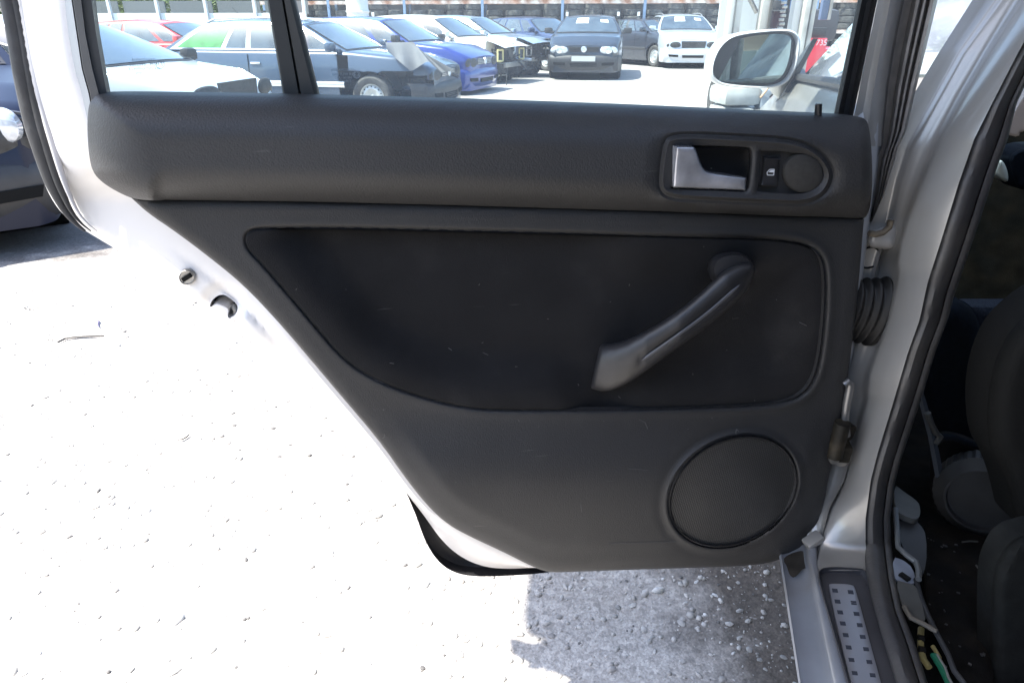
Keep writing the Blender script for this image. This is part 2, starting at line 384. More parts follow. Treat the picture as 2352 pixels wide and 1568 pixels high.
# ================================================================== GROUND
def ground_mat():
    m = bpy.data.materials.new('dusty_gravel'); m.use_nodes = True; t = m.node_tree; L = t.links; b = t.nodes['Principled BSDF']; b.inputs['Roughness'].default_value = .9
    tc = t.nodes.new('ShaderNodeTexCoord')
    def nz(s, d=6):
        n = t.nodes.new('ShaderNodeTexNoise'); n.inputs['Scale'].default_value = s; n.inputs['Detail'].default_value = d; L.new(tc.outputs['Object'], n.inputs['Vector']); return n
    def rp(src, stops):
        r = t.nodes.new('ShaderNodeValToRGB'); e = r.color_ramp.elements
        while len(e) < len(stops): e.new(.5)
        for k, (p, c) in enumerate(stops): e[k].position = p; e[k].color = (*c, 1)
        L.new(src, r.inputs[0]); return r.outputs[0]
    def mul(a, c, f=1.0, mode='MULTIPLY'):
        x = t.nodes.new('ShaderNodeMix'); x.data_type = 'RGBA'; x.blend_type = mode
        if isinstance(f, float): x.inputs['Factor'].default_value = f
        else: L.new(f, x.inputs['Factor'])
        L.new(a, x.inputs['A']); L.new(c, x.inputs['B']); return x.outputs['Result']
    big = rp(nz(1.3).outputs[0], [(.35, (.37, .35, .325)), (.65, (.32, .30, .275))])
    fine = rp(nz(60, 10).outputs[0], [(.3, (.82,) * 3), (.7, (1.15,) * 3)])
    v = t.nodes.new('ShaderNodeTexVoronoi'); v.inputs['Scale'].default_value = 95; L.new(tc.outputs['Object'], v.inputs['Vector'])
    st = rp(v.outputs['Color'], [(.2, (.86,) * 3), (.8, (1.18,) * 3)])
    v2 = t.nodes.new('ShaderNodeTexVoronoi'); v2.inputs['Scale'].default_value = 230; L.new(tc.outputs['Object'], v2.inputs['Vector'])
    st2 = rp(v2.outputs['Color'], [(.2, (.85,) * 3), (.8, (1.2,) * 3)])
    c = mul(mul(mul(big, fine), st), st2)
    # darker earth in random patches all over
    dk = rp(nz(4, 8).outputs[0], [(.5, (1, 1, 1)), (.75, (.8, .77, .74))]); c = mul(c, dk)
    # ragged darker blotches, as beside the sill; one paints in the dark car's shadow
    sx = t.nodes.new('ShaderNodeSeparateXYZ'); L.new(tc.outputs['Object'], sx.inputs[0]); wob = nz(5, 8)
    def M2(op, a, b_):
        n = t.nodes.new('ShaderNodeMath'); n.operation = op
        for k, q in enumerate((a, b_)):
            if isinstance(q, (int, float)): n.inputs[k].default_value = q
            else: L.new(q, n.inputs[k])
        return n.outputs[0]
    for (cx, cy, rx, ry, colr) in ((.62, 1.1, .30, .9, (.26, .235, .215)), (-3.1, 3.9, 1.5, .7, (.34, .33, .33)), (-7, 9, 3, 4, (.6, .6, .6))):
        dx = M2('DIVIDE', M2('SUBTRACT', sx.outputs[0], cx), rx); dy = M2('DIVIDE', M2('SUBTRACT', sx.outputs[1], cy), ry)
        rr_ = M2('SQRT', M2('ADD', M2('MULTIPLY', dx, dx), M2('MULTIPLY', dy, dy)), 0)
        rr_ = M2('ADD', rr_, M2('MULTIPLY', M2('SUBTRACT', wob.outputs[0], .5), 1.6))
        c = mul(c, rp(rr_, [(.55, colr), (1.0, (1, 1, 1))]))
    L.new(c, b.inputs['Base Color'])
    bn = t.nodes.new('ShaderNodeBump'); bn.inputs['Strength'].default_value = .55; bn.inputs['Distance'].default_value = .004
    ad = t.nodes.new('ShaderNodeMath'); ad.operation = 'ADD'; L.new(nz(45, 10).outputs[0], ad.inputs[0]); L.new(nz(170, 6).outputs[0], ad.inputs[1])
    L.new(ad.outputs[0], bn.inputs['Height']); L.new(bn.outputs[0], b.inputs['Normal']); return m
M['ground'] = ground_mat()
g = MB()
def hgt(x, y):
    if y > 4 and x < 0:
        q = lambda a, b_, v: (lambda t: t * t * (3 - 2 * t))(max(0, min(1, (v - a) / (b_ - a))))
        return -.25 * q(0, -5.5, x) * q(4, 8, y)
    r2 = x * x + y * y
    return (.004 * math.sin(7 * x + 2 * y) + .003 * math.sin(13 * y - 5 * x)) if r2 < 16 else 0
xs = [-400, -120, -50, -25, -12, -9, -7, -6, -5.5, -5, -4.5] + list(np.arange(-4, 4.01, .1)) + [6, 12, 25, 50, 120, 400]
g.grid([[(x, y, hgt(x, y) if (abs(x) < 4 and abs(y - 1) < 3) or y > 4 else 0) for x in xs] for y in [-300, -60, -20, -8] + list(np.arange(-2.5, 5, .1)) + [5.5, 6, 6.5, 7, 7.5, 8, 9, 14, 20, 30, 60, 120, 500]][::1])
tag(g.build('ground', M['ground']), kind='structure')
M['earth'] = mat('dark_damp_earth', (.10, .092, .088), .9, noise=.5, nscale=25, bump=1, bscale=120, col2=(.22, .20, .19), mixscale=9, mixlo=.45, mixhi=.7)
# stones: uncountable loose gravel near the door, one mesh
M['pebble'] = mat('pale_pebbles', (.33, .32, .30), .8, noise=.45, nscale=25, col2=(.30, .28, .26), mixscale=6)
def pebbles(name, n, area, smin, smax, m, seed, label=None, dens=None):
    rr = random.Random(seed); b = MB()
    ico = bmesh.new(); bmesh.ops.create_icosphere(ico, subdivisions=1, radius=1); ico.verts.index_update()
    base = [v.co.copy() for v in ico.verts]; fc = [[v.index for v in f.verts] for f in ico.faces]; ico.free()
    for i in range(n):
        x = rr.uniform(area[0], area[1]); y = rr.uniform(area[2], area[3])
        s = smin + (smax - smin) * rr.random() ** 5
        if dens and rr.random() > dens(x, y): continue
        a = rr.uniform(0, 6.28); sx, sy, sz = s * rr.uniform(.7, 1.5), s * rr.uniform(.6, 1), s * rr.uniform(.3, .6)
        ca, sa = math.cos(a), math.sin(a); V = []
        for p in base:
            q = Vector((p.x * sx * rr.uniform(.8, 1.15), p.y * sy * rr.uniform(.8, 1.15), p.z * sz))
            V.append((x + q.x * ca - q.y * sa, y + q.x * sa + q.y * ca, hgt(x, y) + q.z + sz * .15))
        b.add(V, fc)
    o = b.build(name, m, sharp=60); tag(o, kind='stuff'); return o
pebbles('gravel', 11000, (-2.6, 1.2, .45, 3.2), .0018, .010, M['pebble'], 3)
pebbles('gravel', 900, (-.05, .62, .8, 1.3), .0012, .010, M['pebble'], 31)
pebbles('gravel', 260, (-2.2, .7, .5, 2.6), .006, .016, mat('chalky_stones', (.48, .47, .45), .7, noise=.2, nscale=30), 5)
pebbles('gravel', 500, (-2.6, .7, .5, 3.0), .003, .010, mat('dark_stones', (.10, .095, .09), .7, noise=.3, nscale=30), 9)
# twigs and scraps lying on the sunlit gravel
def strip_on_ground(name, pts, w, m, z=.006, label=None, cat=None, lift=0):
    P = [Vector(at_z(x, y, 0)) for x, y in pts]; L_, R_ = [], []
    rows = []
    for i, p in enumerate(P):
        d = (P[min(i + 1, len(P) - 1)] - P[max(i - 1, 0)]).normalized(); s = Vector((-d.y, d.x, 0)); q = math.sin(math.pi * (i + .35) / (len(P) - .3)) * w
        hh = hgt(p.x, p.y) + z + lift * math.sin(math.pi * i / (len(P) - 1))
        rows.append([(p.x + s.x * q, p.y + s.y * q, hh), (p.x, p.y, hh + w * .8), (p.x - s.x * q, p.y - s.y * q, hh), (p.x, p.y, hh - w * .3)])
    b = MB(); b.grid(rows, closed_u=True); o = b.build(name, m, sharp=30); return tag(o, label, cat)
M['twig'] = mat('dark_bark_scrap', (.035, .03, .026), .7, noise=.4, nscale=60)
strip_on_ground('bark_strip', [(133, 789), (150, 780), (175, 776), (205, 775), (240, 775)], .0075, M['twig'], label='long dark curved scrap of bark lying on the white sunlit gravel', cat='bark scrap')
strip_on_ground('twig', [(106, 784), (116, 781), (126, 783)], .003, M['twig'], label='tiny dark crumb of bark just beside the long bark scrap', cat='twig')
strip_on_ground('twig', [(55, 709), (60, 714), (75, 713), (95, 711)], .003, M['twig'], label='thin hooked twig on the gravel below the dark parked car', cat='twig')
strip_on_ground('leaf', [(222, 736), (228, 738), (225, 745), (228, 752)], .005, mat('dry_leaf', (.10, .09, .16), .6), label='small curled dry leaf on the gravel above the bark scrap', cat='leaf')
strip_on_ground('twig', [(410, 1017), (420, 1016), (430, 1010), (437, 1003)], .0035, M['twig'], label='thin bent twig lying alone in the middle of the bright gravel', cat='twig')

# ================================================================== THE SILVER CAR WITH ITS REAR DOOR OPEN
car = empty('estate_car', (1.2, .4, 0))
tag(car, 'silver estate car with its black-trimmed rear door standing wide open', 'car')

def place_y(Yf):
    def f(P, n):
        out = np.zeros((len(P), 3))
        for i, (x, y) in enumerate(P):
            Y = Yf(x, y) if callable(Yf) else Yf; out[i] = at_y(x, y, Y - n[i])
        return out
    return f
def place_z(Zf):
    def f(P, n):
        out = np.zeros((len(P), 3))
        for i, (x, y) in enumerate(P):
            Z = Zf(x, y) if callable(Zf) else Zf; out[i] = at_z(x, y, Z + n[i])
        return out
    return f
flat = lambda P: np.zeros(len(P))

# ---- outlines read off the photograph (2352 wide)
ROLL = chaikin([(250, 213), (620, 218), (1000, 228), (1400, 241), (1750, 257), (1960, 266), (1988, 272), (1996, 290), (2002, 340), (2004, 400), (2002, 450), (1997, 485), (1986, 503), (1975, 503), (1700, 492), (1400, 484), (1000, 472), (700, 465), (400, 461), (318, 460), (285, 449), (240, 424), (212, 396), (203, 350), (200, 290), (203, 240), (218, 218)], True, 2)
PANEL = chaikin([(302, 455), (302, 455), (700, 460), (1400, 478), (1985, 500), (1985, 500), (1982, 530), (1975, 620), (1965, 720), (1950, 850), (1935, 950), (1920, 1020), (1905, 1090), (1895, 1140), (1884, 1195), (1862, 1238), (1822, 1272), (1770, 1292), (1700, 1300), (1500, 1306), (1300, 1313), (1262, 1314), (1225, 1302), (1150, 1264), (1080, 1232), (1030, 1205), (985, 1165), (935, 1103), (870, 1010), (780, 905), (700, 810), (640, 740), (560, 655), (480, 590), (400, 530), (340, 490)], True, 2)
INSERT = chaikin([(600, 523), (700, 521), (850, 523), (1000, 527), (1300, 534), (1500, 541), (1700, 546), (1800, 550), (1860, 562), (1890, 590), (1898, 640), (1896, 720), (1888, 800), (1876, 860), (1850, 903), (1800, 925), (1720, 932), (1600, 937), (1400, 942), (1200, 943), (1090, 940), (1000, 922), (900, 890), (830, 855), (780, 815), (720, 745), (650, 662), (600, 605), (568, 572), (561, 545), (572, 529)], True, 2)
SPK = np.array([(1684 + 149 * math.cos(t), 1129 - 129 * math.sin(t + R(13.2))) for t in np.linspace(0, 2 * math.pi, 90, endpoint=False)])
BEZEL = chaikin([(1540, 314), (1600, 312), (1700, 317), (1800, 323), (1850, 334), (1890, 358), (1913, 398), (1903, 432), (1880, 455), (1845, 466), (1800, 465), (1700, 461), (1600, 456), (1545, 452), (1521, 440), (1516, 415), (1521, 370), (1527, 330)], True, 2)
CUP = chaikin([(1549, 334), (1549, 334), (1640, 334), (1715, 337), (1729, 343), (1728, 380), (1722, 425), (1716, 442), (1700, 441), (1600, 437), (1541, 434), (1541, 434)], True, 2)
LEVER = chaikin([(1552.8, 337), (1552.8, 337), (1594, 337.5), (1594, 337.5), (1600, 348), (1610, 378), (1619, 392), (1634, 398.6), (1714.4, 408), (1714.4, 408), (1713, 438), (1713, 438), (1545, 431), (1545, 431), (1548, 381)], True, 2)
def scale_poly(P, s, c=None):
    P = np.array(P, float); c = P.mean(0) if c is None else c; return (P - c) * s + c

# ---- rear door: pressed metal shell (the part itself)
SIL = [(-32, -120), (-12, -60), (8, 0), (20, 80), (34, 170), (52, 262), (72, 331), (94, 405), (118, 457), (142, 490), (164, 509), (205, 536), (312, 599), (430, 680), (549, 757), (602, 800), (660, 842), (719, 883), (777, 933), (832, 990), (874, 1051), (914, 1108), (937, 1138), (968, 1175), (1018, 1246), (1065, 1283), (1112, 1301), (1160, 1306), (1225, 1303)]
INL = [(131, -120), (137, -60), (143, 0), (150, 80), (163, 160), (185, 225), (215, 300), (225, 400), (310, 468), (400, 545), (480, 606), (560, 670), (640, 755), (700, 825), (780, 920), (870, 1025), (935, 1118), (990, 1180), (1060, 1225), (1150, 1272), (1225, 1306)]
SILs, INLs = chaikin(SIL, False, 2), chaikin(INL, False, 2)
SHELL = np.vstack([SILs, [(1330, 1312), (1330, 1270)], np.array([(1200, 1240), (1090, 1190), (1010, 1110), (850, 920), (740, 790), (560, 610), (430, 500), (330, 430), (290, 330), (240, 262), (160, 160), (160, 160)])[:-2], [(212, 232), (194, 120), (182, 0), (164, -120)]])
DL = SILs
def shell_h(P):
    dS = dist(P, SILs, False); dI = dist(P, INLs, False)
    deep = np.interp(P[:, 1], [0, 500, 800, 1000, 1300], [.085, .105, .085, .05, .045])
    w = dS / (dS + dI + 1e-6)
    inner = inside(P, np.vstack([INLs, [(2400, 1400), (2400, -200)]]))
    w = np.where(inner, 1, w)
    n = -.014 - deep * (1 - sstep(0, 1, w * .85 + .15) )
    wv = sstep(330, 470, P[:, 1]) * (1 - sstep(560, 720, P[:, 0]))
    n = n * (1 - wv) + wv * (-.014 - .00016 * np.clip(700 - P[:, 0], 0, 700) - .02 * (1 - sstep(0, 14, dS)))
    # channel behind the rubber, then a raised rim, in the upper and left reach
    k = np.interp(P[:, 1], [0, 380, 520], [1, 1, 0])
    n -= .012 * k * (1 - sstep(26, 34, dS)) * sstep(6, 12, dS)
    # gentle crease along the lower shut face
    n -= .006 * np.exp(-((dI - 22) / 7.0) ** 2) * np.interp(P[:, 1], [560, 700, 1200], [0, 1, .5]) * (~inner)
    # dish around the lock
    dl = np.hypot(P[:, 0] - 512, (P[:, 1] - 702)); n -= .010 * (1 - sstep(30, 62, dl))
    return n
LOCK = chaikin([(481, 704), (486, 690), (500, 678), (515, 676), (532, 687), (547, 702), (545, 716), (537, 728), (524, 733), (522, 722), (526, 710), (513, 703), (500, 698), (492, 699), (484, 707)], True, 2)
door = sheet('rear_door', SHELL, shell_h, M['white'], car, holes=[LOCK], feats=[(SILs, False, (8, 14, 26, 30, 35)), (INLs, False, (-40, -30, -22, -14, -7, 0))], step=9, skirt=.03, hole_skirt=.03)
door['label'] = 'open rear door, black trim on silver metal'
def flat_n(v): return lambda P: np.full(len(P), float(v))
sheet('door_lock', scale_poly(LOCK, 1.15), flat_n(-.085), M['cavity'], door, step=8, skirt=0)
b = MB(); p0, p1, p2 = on_door(536, 728, -.07), on_door(541, 712, -.068), on_door(533, 700, -.07)
b.tube([p0, p1, p2], .004, 10); b.tube([on_door(488, 702, -.075), on_door(500, 693, -.075), on_door(520, 702, -.075)], .003, 8); b.build('lock_claw', M['steel'], door)
# round plug with slot
c = Vector(on_door(430, 636, -.052)); rx = Vector(on_door(447, 636, -.052)) - c; up_ = Vector(on_door(430, 620, -.052)) - c; nrm = Vector(DN)
b = MB(); ring = []
for (s, h) in ((1.12, -.004), (1.12, .001), (1.0, .0025), (.92, .001), (.5, .0005), (0.01, .0005)):
    ring.append([tuple(c + rx * s * math.cos(a) + up_ * s * math.sin(a) + nrm * h) for a in np.linspace(0, 2 * math.pi, 28, endpoint=False)])
b.grid(ring, closed_u=True); b.build('grommet', M['steel'], door)
b = MB(); ax = (rx * .8 + up_ * .55).normalized(); ay = (up_ * .8 - rx * .55).normalized()
V = [c + nrm * .0035 + ax * (i * .0062) + ay * (j * .0026) for i, j in ((-1, -1), (1, -1), (1, 1), (-1, 1))]; V += [v - nrm * .003 for v in V[:4]]
b.add(V, [(0, 1, 2, 3), (0, 4, 5, 1), (1, 5, 6, 2), (2, 6, 7, 3), (3, 7, 4, 0)]); b.build('grommet_slot', M['cavity'], door, smooth=False)
# outer skin and the dark lower cladding seen beyond the inner edge
SKIN = chaikin([(30, 180), (62, 285), (90, 380), (128, 470), (200, 528), (330, 600), (560, 752), (700, 862), (850, 1010), (945, 1150), (985, 1255), (1030, 1308), (1077, 1323), (1150, 1322), (1262, 1315), (1290, 1300), (1700, 1270), (1860, 1200), (1930, 900), (1985, 520), (1990, 280), (1500, 260), (900, 240), (300, 228)], True, 1)
CLAD = chaikin([(915, 1095), (934, 1133), (957, 1187), (968, 1220), (983, 1255), (1005, 1288), (1035, 1311), (1077, 1323), (1150, 1323), (1262, 1315), (1400, 1290), (1400, 1250), (1100, 1180), (1000, 1080), (940, 1070)], True, 2)
def clad_h(P): d = dist(P, CLAD); return -.085 - .03 * (1 - np.sqrt(np.clip(1 - (1 - np.clip(d / 60, 0, 1)) ** 2, 0, 1)))* -1 - .0
sheet('door_cladding', CLAD, clad_h, M['black'], door, step=10, skirt=.02)
def skin_h(P): d = dist(P, SKIN); return -.125 - .03 * sstep(0, 220, d)
sheet('outer_skin', scale_poly(SKIN, .985), skin_h, M['silver'], door, step=60, ostep=25, rim=(), skirt=0)

# ---- seals and rims down the free edge
def ribbon_tube(name, line, rad, n, m, parent, yr=None, taper=None, flat_=1.0, smooth_it=2):
    L = chaikin(line, False, smooth_it); P = [Vector(on_door(x, y, n(x, y) if callable(n) else n)) for x, y in L]
    rs = [rad * (taper(y) if taper else 1) for x, y in L]
    b = MB(); b.tube(P, rs, 12); return b.build(name, m, parent)
seal_line = [(27 + -42, -120), (9, -60), (29, 0), (44, 80), (58, 170), (76, 262), (95, 331), (113, 395), (134, 452), (152, 488), (172, 512), (196, 531)]
def taper(y): return np.interp(y, [300, 420, 531], [1, .75, .12])
ribbon_tube('door_seal', seal_line, .0115, -.088, M['rubber'], door, taper=taper)
ribbon_tube('door_seal', [(x + 13, y) for x, y in seal_line], .006, -.082, M['rubber'], door, taper=taper)
rim_line = [(x + 27, y) for x, y in seal_line]
ribbon_tube('flange_rim', rim_line, .0042, -.072, mat('flange_shadow_paint', (.42, .41, .42), .5), door, taper=taper)
# ---- rear channel of the window (dark) and the frame strip beside it
def strip(name, lines, ys, m, parent, place=None, sharp=40):
    """lines: list of (table y->x, n) ; a pressed strip following them"""
    b = MB(); rows = []
    for y in ys:
        row = []
        for tab, n in lines:
            x = interp_line(tab, y); nn_ = n(y) if callable(n) else n
            row.append(tuple(on_door(x, y, nn_)) if place is None else tuple(place(x, y, nn_)))
        rows.append(row)
    b.grid(rows); return b.build(name, m, parent, sharp=sharp)
ys = np.arange(-300, 321, 12.0)
B0 = [(-300, 108), (0, 166), (80, 178), (160, 190), (213, 205), (320, 225)]
B1 = [(-300, 128), (0, 186), (80, 196), (160, 212), (213, 226), (320, 246)]
B2 = [(-300, 150), (0, 210), (80, 221), (160, 235), (213, 245), (320, 262)]
B3 = [(-300, 158), (0, 220), (80, 230), (160, 244), (213, 254), (320, 272)]
A0 = [(-300, 85), (0, 143), (80, 152), (160, 166), (213, 182), (320, 205)]
M['channel'] = mat('window_channel_grey', (.055, .055, .055), .55, noise=.15, nscale=20)
M['shade_paint'] = M['silver']
strip('window_surround', [(A0, -.030), ([(a, b_ + 6) for a, b_ in A0], -.012), ([(a, b_ - 2) for a, b_ in B0], -.004), (B0, -.008)], ys, mat('frame_paint', (.30, .32, .33), .45), door)
strip('window_channel', [(B0, -.008), ([(a, b_ + 2) for a, b_ in B0], 0.0), (B1, .002), ([(a, b_ + 2) for a, b_ in B1], -.004), (B2, -.006), ([(a, b_ + 1) for a, b_ in B2], -.02), (B3, -.045)], ys, M['channel'], door)
# divider bar of the fixed quarter light
D0 = [(-300, 562), (0, 613), (218, 650), (300, 664)]; D1 = [(-300, 592), (0, 650), (218, 689), (300, 704)]; D2 = [(-300, 612), (0, 680), (218, 735), (300, 756)]
off_ = lambda T, k: [(a, b_ + k) for a, b_ in T]
strip('window_divider', [(off_(D0, 0), -.055), (off_(D0, 1.5), -.032), (off_(D0, 4), -.028), (off_(D1, -3), -.03), (D1, -.036), (off_(D1, 3), -.030), (off_(D2, -14), -.030), (off_(D2, -5), -.035), (D2, -.055)], ys, mat('divider_black', (.03, .03, .028), .5, noise=.15, nscale=30), door)
# ---- front upright of the window frame
C0 = [(-300, 2033), (0, 1970), (262, 1915), (330, 1901)]; C1 = [(-300, 2075), (0, 2015), (265, 1960), (330, 1948)]
C2 = [(-300, 2130), (0, 2070), (120, 2047), (200, 2035), (306, 2025), (339, 2024)]; C3 = [(-300, 2165), (0, 2105), (120, 2078), (200, 2063), (306, 2046), (339, 2036)]
C4 = [(-300, 2215), (0, 2154), (120, 2125), (200, 2105), (306, 2080), (339, 2062)]
strip('window_channel', [(C0, -.05), (off_(C0, 2), -.032), (off_(C0, 10), -.026), (off_(C0, 22), -.040), (off_(C1, -12), -.040), (off_(C1, -3), -.028), (C1, -.03)], ys, mat('front_channel_rubber', (.022, .022, .022), .55, bump=.3, bscale=300), door)
mixl = lambda A, B, t: [(y, (1 - t) * interp_line(A, y) + t * interp_line(B, y)) for y in range(-300, 361, 20)]
strip('window_frame', [(C1, -.034), (off_(C1, 2), -.026), (mixl(C1, C2, .3), -.024), (mixl(C1, C2, .48), -.019), (mixl(C1, C2, .55), -.016), (mixl(C1, C2, .75), -.022), (C2, -.032)], np.arange(-300, 345, 12.), M['silver'], door)
RL = [(339, 2024), (350, 2018), (365, 2013), (386, 2011), (450, 2006), (510, 1999)]; RR = [(339, 2062), (365, 2056), (386, 2049), (450, 2030), (510, 2002)]
CL = C2[:-1] + [(339, 2024)] + RL[1:]; CRr = C4[:-1] + [(339, 2062)] + RR[1:]
lines = []
for t, n in ((0, -.034), (.08, -.05), (.3, -.052), (.42, -.030), (.50, -.027), (.56, -.038), (.62, -.029), (.68, -.027), (.74, -.040), (.80, -.030), (.9, -.027), (1, -.05)):
    lines.append(([(y, (1 - t) * interp_line(CL, y) + t * interp_line(CRr, y)) for y in list(range(-300, 340, 20)) + [339, 350, 365, 386, 420, 450, 480, 510]], n))
strip('frame_seal', lines, np.arange(-300, 511, 9.), mat('ribbed_rubber', (.17, .16, .15), .42, noise=.25, nscale=60), door, sharp=25)
# top rail of the frame, just above the picture
b = MB()
for (n0, n1) in ((-.05, -.02),):
    P = [on_door(x, -300 + (x - 120) * .012, -.035) for x in (100, 600, 1200, 1700, 2200)]
    b.tube(P, .016, 8)
b.build('window_frame', M['silver'], door)
# right-hand metal edge of the door beside the trim
EDGE = chaikin([(2021, 240), (2023, 300), (2016, 386), (2008, 450), (1999, 510), (1991, 560), (1980, 650), (1971, 735), (1960, 810), (1947, 860), (1936, 950), (1925, 1020), (1909, 1100), (1899, 1150), (1888, 1205), (1866, 1245), (1820, 1250), (1830, 1100), (1880, 850), (1910, 600), (1940, 500), (1950, 245)], True, 2)
sheet('door_edge', EDGE, lambda P: -.022 - .02 * (1 - sstep(0, 7, dist(P, EDGE))), mat('edge_paint', (.40, .42, .45), .4, metal=.3), door, step=14, skirt=.03, rim=(2, 5))

# ---- glass
QG = [(255, 235), (236, 120), (214, 0), (152, -300), (600, -292), (640, 0), (665, 250), (258, 250)]
MG = [(740, 260), (690, 0), (610, -300), (2036, -280), (1972, 0), (1917, 280)]
for G in (QG, MG): make('window_glass', [on_door(x, y, -.05) for x, y in G], [tuple(range(len(G)))], M['glass'], door, smooth=False)

def text(name, s, px, py, size_px, n, m, parent, place=on_door, flip=False, ax=None, ay=None, depth=.0):
    """lettering lying on a surface: converted to a plain mesh"""
    cu = bpy.data.curves.new(name, 'FONT'); cu.body = s; cu.size = 1; cu.align_x = 'CENTER'; cu.align_y = 'CENTER'; cu.resolution_u = 2
    tmp = bpy.data.objects.new('tmp', cu); col.objects.link(tmp); bpy.context.view_layer.update()
    me = bpy.data.meshes.new_from_object(tmp.evaluated_get(bpy.context.evaluated_depsgraph_get())); bpy.data.objects.remove(tmp)
    if ax is None:
        c = Vector(place(px, py, n)); e = Vector(place(px + size_px, py, n)) - c; h = e.length; X = Vector(DU); Y = Vector((0, 0, 1))
        if flip: X = -X
    else: c, X, Y, h = ax[0], ax[1], ax[2], ax[3]
    for v in me.vertices: v.co = c + X * (v.co.x * h) + Y * (v.co.y * h)
    me.materials.clear(); me.materials.append(m); o = bpy.data.objects.new(name, me); link(o, parent); return o
M['etch'] = mat('glass_etching', (.25, .30, .33), .8)
for s_, x, y, z in (('AVANGUARD', 330, 138, 9), ('0002095   M51', 330, 148.5, 11), ('B LAMINATED 43R', 332, 158.5, 9), ('- gmbh', 318, 168, 8)):
    text('glass_marking', s_, x, y, z, -.0485, M['etch'], door)
def ring_mark(x, y, r, s):
    b = MB(); rows = []
    for q in (r, r - 1.3): rows.append([tuple(on_door(x + q * math.cos(a), y + q * math.sin(a), -.0485)) for a in np.linspace(0, 2 * math.pi, 40, endpoint=False)])
    b.grid(rows, closed_u=True); b.build('glass_marking', M['etch'], door); text('glass_marking', s, x, y, 13, -.0485, M['etch'], door)
ring_mark(368, 149, 10, '13'); ring_mark(819, 172, 8.5, 'E3')
for s_, x, y, z in (('VOLKSWAGEN', 788, 161, 8), ('VA11UW RE1', 790, 171, 9), ('43R - 001583', 790, 179, 7), ('SEKURIT', 792, 187, 8)):
    text('glass_marking', s_, x, y, z, -.0485, M['etch'], door, flip=(s_ == 'VOLKSWAGEN'))

# ---- vinyl roll across the top of the trim
RT = ROLL
tbl = np.array([p for p in np.roll(ROLL, 0, 0) if p[0] < 1960])
ROLLs = resample(ROLL, 6)
leftpart = ROLLs
core = np.array([(330, 340), (1300, 356), (1975, 385)])
def roll_h(P):
    x = P[:, 0]
    top = np.interp(x, [200, 620, 1000, 1400, 1750, 2000], [214, 218, 228, 241, 257, 268]); bot = np.interp(x, [300, 700, 1000, 1400, 1700, 2000], [460, 465, 472, 484, 492, 504])
    d = np.minimum(P[:, 1] - top, (bot - P[:, 1]) * 1.35 + 90 * (1 - sstep(290, 380, x)))
    dl = (P[:, 0] - np.interp(P[:, 1], [213, 218, 240, 290, 350, 396, 424, 449, 460, 470], [245, 218, 203, 200, 203, 212, 240, 285, 318, 340])) * .75
    d = np.minimum(d, dl); q = np.clip(d / 105, 0, 1)
    n = -.004 + .052 * np.sqrt(np.clip(1 - (1 - q) ** 2, 0, 1)) ** 1.15
    dr = dist(P, np.array([(1996, 280), (2002, 340), (2004, 400), (2002, 450), (1986, 503)]), False)
    n -= .014 * (1 - np.sqrt(np.clip(1 - (1 - np.clip(dr / 22, 0, 1)) ** 2, 0, 1)))
    # flattened field round the handle bezel with a soft dip
    dz = dist(P, BEZEL); ins = inside(P, BEZEL); w = np.where(ins, 1, 1 - sstep(0, 40, dz))
    n = n * (1 - w) + .044 * w - .0025 * np.where(ins, 0, np.exp(-((dz - 4) / 4.) ** 2))
    return n
roll = sheet('armrest_roll', ROLL, roll_h, M['roll'], door, holes=[scale_poly(BEZEL, .985)], feats=[(BEZEL, True, (2, 4, 7, 11))], step=9, skirt=.02, hole_skirt=.01)
# ---- lock pin
b = MB(); c0 = Vector(on_door(1879, 275, .004)); c1 = Vector(on_door(1880, 240, .004))
b.tube([c0 - (c1 - c0) * .3, c1, c1 + Vector((0, 0, .001))], [.0042, .0040, .003], 14); b.lathe([(.009, 0), (.0085, .003), (.005, .004)], tuple(c0 - Vector((0, 0, .001))), n=20)
b.build('lock_pin', M['pinblack'], door)

# ---- lower trim panel
def panel_h(P):
    d = dist(P, PANEL); n = .012 * np.sqrt(np.clip(1 - (1 - np.clip(d / 16, 0, 1)) ** 2, 0, 1)) - .004
    # the long shallow groove under the roll
    # raised rim hugging the cloth insert
    di = dist(P, INSERT)
    n += .0032 * np.exp(-((di - 12) / 8.) ** 2) * np.interp(P[:, 0], [600, 1500, 1800], [.1, .15, 1.0])
    n -= .004 * np.exp(-(di / 2.5) ** 2)
    # bulging lower pocket area: belly that catches the ground light
    by = P[:, 1]; n += .022 * sstep(930, 1120, by) * (1 - .55 * sstep(1130, 1310, by)) * np.interp(d, [0, 60], [.3, 1])
    # speaker ring
    ds = dist(P, SPK); ins = inside(P, SPK)
    n += .0022 * np.exp(-((ds - 6) / 4.5) ** 2)
    n = np.where(ins, n - .006, n)
    n -= .001 * np.exp(-((ds - 22) / 6.) ** 2)
    return n
sheet('door_trim_panel', PANEL, panel_h, M['trim'], door, holes=[scale_poly(INSERT, .994), scale_poly(SPK, .975)], feats=[(INSERT, True, (1.5, 3, 6, 10, 15, 20, 26)), (SPK, True, (1.5, 4, 7, 10, 14, 19, 24, 30))], step=10, skirt=.03, hole_skirt=.008)
LB = np.array([(575, 530), (561, 545), (568, 572), (600, 605), (650, 662), (720, 745), (780, 815), (830, 855), (900, 890), (1000, 922), (1090, 940), (1250, 943)])
def insert_h(P):
    d = dist(P, INSERT); n = .008 - .004 * np.exp(-(d / 3.) ** 2)
    dlb = dist(P, LB, False) if len(LB) > 2 else d
    n = n - .030 * sstep(25, 150, dlb) * np.interp(P[:, 0], [560, 900, 1500], [1, 1, .85]) 
    n += .020 * (1 - sstep(10, 150, np.where(P[:, 0] > 1300, d, 999))) * sstep(1300, 1500, P[:, 0])
    return n
